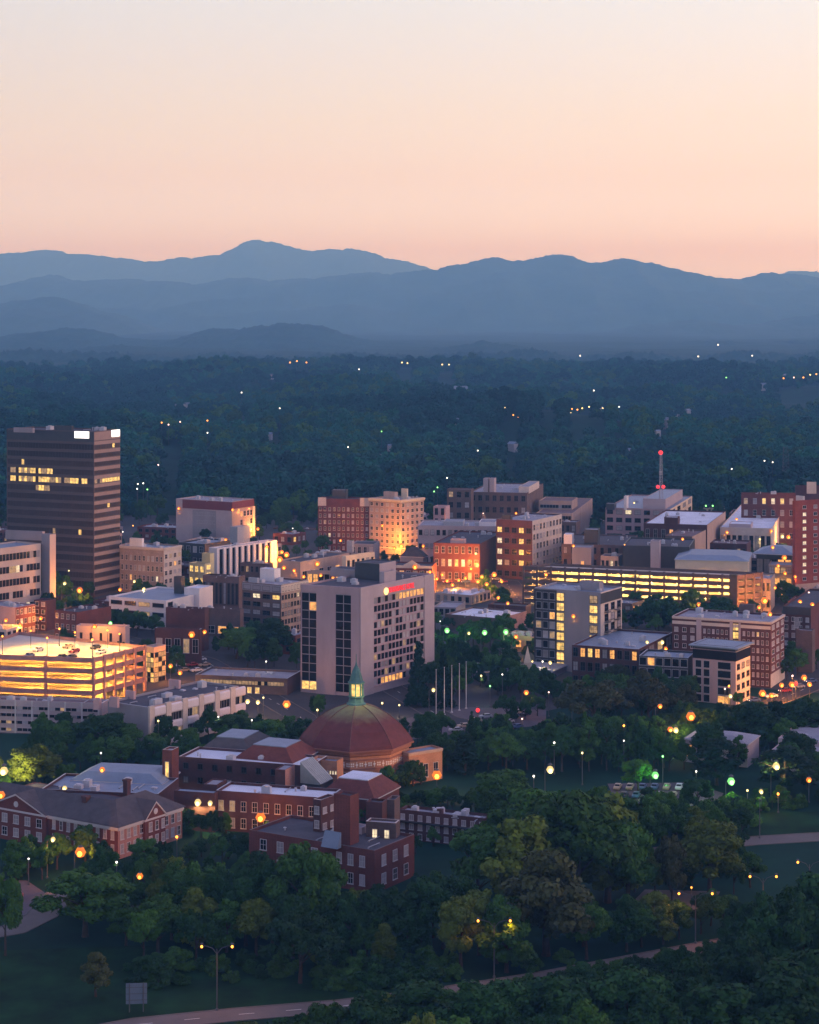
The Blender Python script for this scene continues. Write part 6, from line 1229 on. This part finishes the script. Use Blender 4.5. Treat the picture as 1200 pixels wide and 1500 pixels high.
# thickets that close the gaps in the town, the park and the slope
fill(70, (620, 1070, 1010, 1175), (6, 13), tones=(('dark', 3), ('green', 2)), kinds=(('round', 3), ('spread', 2), ('pine', 2)), ytop=1000, gap=.5); fill(60, (1000, 1045, 1330, 1165), (6, 12), tones=(('dark', 3), ('green', 2)), ytop=1022, gap=.5); fill(30, (700, 975, 1010, 1060), (6, 11), tones=(('dark', 2), ('green', 2), ('brown', 1)), ytop=958, gap=.5)
fill(40, (190, 1190, 640, 1300), (3, 9), tones=DK, gap=.5, ytop=1170); fill(40, (940, 1190, 1110, 1290), (4, 10), tones=DK, gap=.5, ytop=1165); fill(30, (560, 1100, 760, 1190), (4, 9), tones=DK, gap=.5, ytop=1085); fill(20, (230, 1100, 470, 1165), (3, 6), tones=DK, gap=.5, ytop=1085)
fill(60, (60, 840, 300, 990), (5, 10), tones=DK, gap=.55, ytop=845); fill(60, (560, 870, 790, 1035), (5, 11), tones=DK, gap=.5, ytop=895); fill(60, (900, 840, 1250, 1040), (5, 10), tones=DK, gap=.55, ytop=845)
fill(170, (-60, 748, 1260, 850), (5, 11), tones=DK, gap=.55, check=True); fill(120, (-80, 752, 1280, 772), (8, 15), tones=DK, gap=.5, check=False)
QUEUE.sort(key=lambda q: -q[2]*q[3]/q[1]**2*(1 if q[4] != 'bush' else .6))
n_one = len(TREES); n_t, rest = n_one, []
for q in QUEUE:
    if q[4] in ('bush', 'fir', 'pine', 'column') or n_t < 292:
        tree(*q); n_t += q[4] not in ('bush', 'fir', 'pine', 'column')
    else: rest.append(q)
def joined(kind, tone, var):
    c, t = tree_proto(kind, tone, var); bm = bmesh.new(); bm.from_mesh(c); n = len(bm.faces); bm.from_mesh(t); bm.faces.ensure_lookup_table()
    for f in bm.faces[n:]: f.material_index = 1
    me = bpy.data.meshes.new('thicket_tree'); bm.to_mesh(me); bm.free(); me.materials.append(ML[tone]); me.materials.append(M_bark); return me
PK = [('round', 'green', 0), ('round', 'dark', 1), ('spread', 'dark', 0), ('spread', 'green', 1), ('tall', 'dark', 0), ('tall', 'green', 1)]
NAT = {'round': 8.6, 'spread': 11, 'tall': 6.4}
if rest:
    ix = [rng.choice([i for i, p in enumerate(PK) if p[0] == q[4]]) for q in rest]
    scatter('small_tree_thickets', np.array([(q[0], q[1], -.05) for q in rest]), np.array([(q[3]/NAT[q[4]], q[3]/NAT[q[4]], q[2]/10) for q in rest]), np.array([rng.uniform(0, 6.28) for q in rest]), np.array(ix), [joined(*p) for p in PK])
# ------------------------------------------------------------------ say which lamp, tree and car is which
SIZES = lambda h: 'tall' if h > 14 else ('low' if h < 6.5 else 'mid-sized')
def nearest(px, py, D):
    return min(LAND_L, key=lambda a: (a[2]-px)**2+((a[3]+25-py)*1.3)**2)
LAND_L = [a for a in LAND if len(a[0].split()) >= 2 and a[0] not in ('office building', 'store building', 'warehouse', 'town house', 'sports hall', 'church hall', 'church porch', 'brick building')]
EXTRA = [('highway sign', 200, 1440), ('park road', 1140, 1232), ('white flagpoles', 661, 1010), ('red-beaconed mast', 968, 690), ('lower right corner', 1150, 1450), ('highway twin lamps', 724, 1400), ('valley farmhouse', 675, 605)]
for n_, x_, y_ in EXTRA: LAND_L.append((n_, gp(x_, y_ if y_ > 500 else 560).to_2d(), x_, y_))
ORD = ['leftmost', 'second from left', 'third from left', 'fourth from left', 'fifth from left', 'sixth from left', 'seventh from left', 'eighth from left', 'ninth from left', 'tenth from left']
def name_all(items, fmt):
    """items: (object, key words, px, py, D); a label is shared by nobody"""
    groups = {}
    for it in items:
        land = nearest(it[2], it[3], it[4]); rel = 'before' if it[4] < land[1].y-12 else ('behind' if it[4] > land[1].y+12 else 'beside'); groups.setdefault((it[1], rel, land[0]), []).append(it)
    for (k, rel, nm), g_ in groups.items():
        g_.sort(key=lambda i: i[2])
        for i, it in enumerate(g_):
            if len(g_) == 1: it[0]['label'] = f'{k} {rel} the {nm}'
            elif len(g_) == 2: it[0]['label'] = f'{("left", "right")[i]} one of two {fmt(k)} {rel} the {nm}'
            else:
                pos = 'rightmost' if i == len(g_)-1 else (ORD[i] if i < len(ORD) else f'{i+1}th from left'); it[0]['label'] = f'{pos} of {len(g_)} {fmt(k)} {rel} the {nm}'
plural = lambda k: k+'s'
its = [(r_, f'{CN[c]} {"wall lamp" if w else ("deck lamp post" if r_.name.startswith("deck") else ("twin-armed lamp" if r_.name.startswith("highway") else ("far light" if r_.name.startswith("flood") else "street lamp")))}', px, py, D) for r_, px, py, c, D, w, bg in LAMPS]
name_all(its, plural)
KN = {'fir': 'fir tree', 'column': 'cypress', 'bush': 'bush', 'pine': 'pine tree', 'round': 'rounded tree', 'spread': 'spreading tree', 'tall': 'upright tree'}; TN = {'green': 'green', 'dark': 'dark', 'olive': 'olive', 'fir': 'blackish', 'brown': 'sparse brown'}
its = []
for o, k, tn, h in TREES:
    if o.get('label'): continue
    px, py = proj((o.location.x, o.location.y, h*.5)); its.append((o, f'{SIZES(h)} {TN[tn]} {KN[k]}', px, py, o.location.y)); o['group'] = 'trees in and around the town' if k != 'bush' else 'bushes along the roads'
name_all(its, lambda k: k[:-2]+'shes' if k.endswith('bush') else (k+'es' if k.endswith('ss') else k+'s'))
name_all(FARH, plural)
name_all(FILL, lambda k: k.replace('store', 'stores'))
name_all([(r_, f'{CARN[k]} car', px, py, D) for r_, k, px, py, D in CARS], plural)
for o in [a for a in S.objects if a.parent is None and a.get('label') and ' before the ' in a['label']]:
    if len(o['label'].split()) <= 14: o['label'] = o['label'].replace(' before the ', ' in front of the ')
print('trees', len(TREES), 'lamps', len(LAMPS), 'cars', len(CARS))
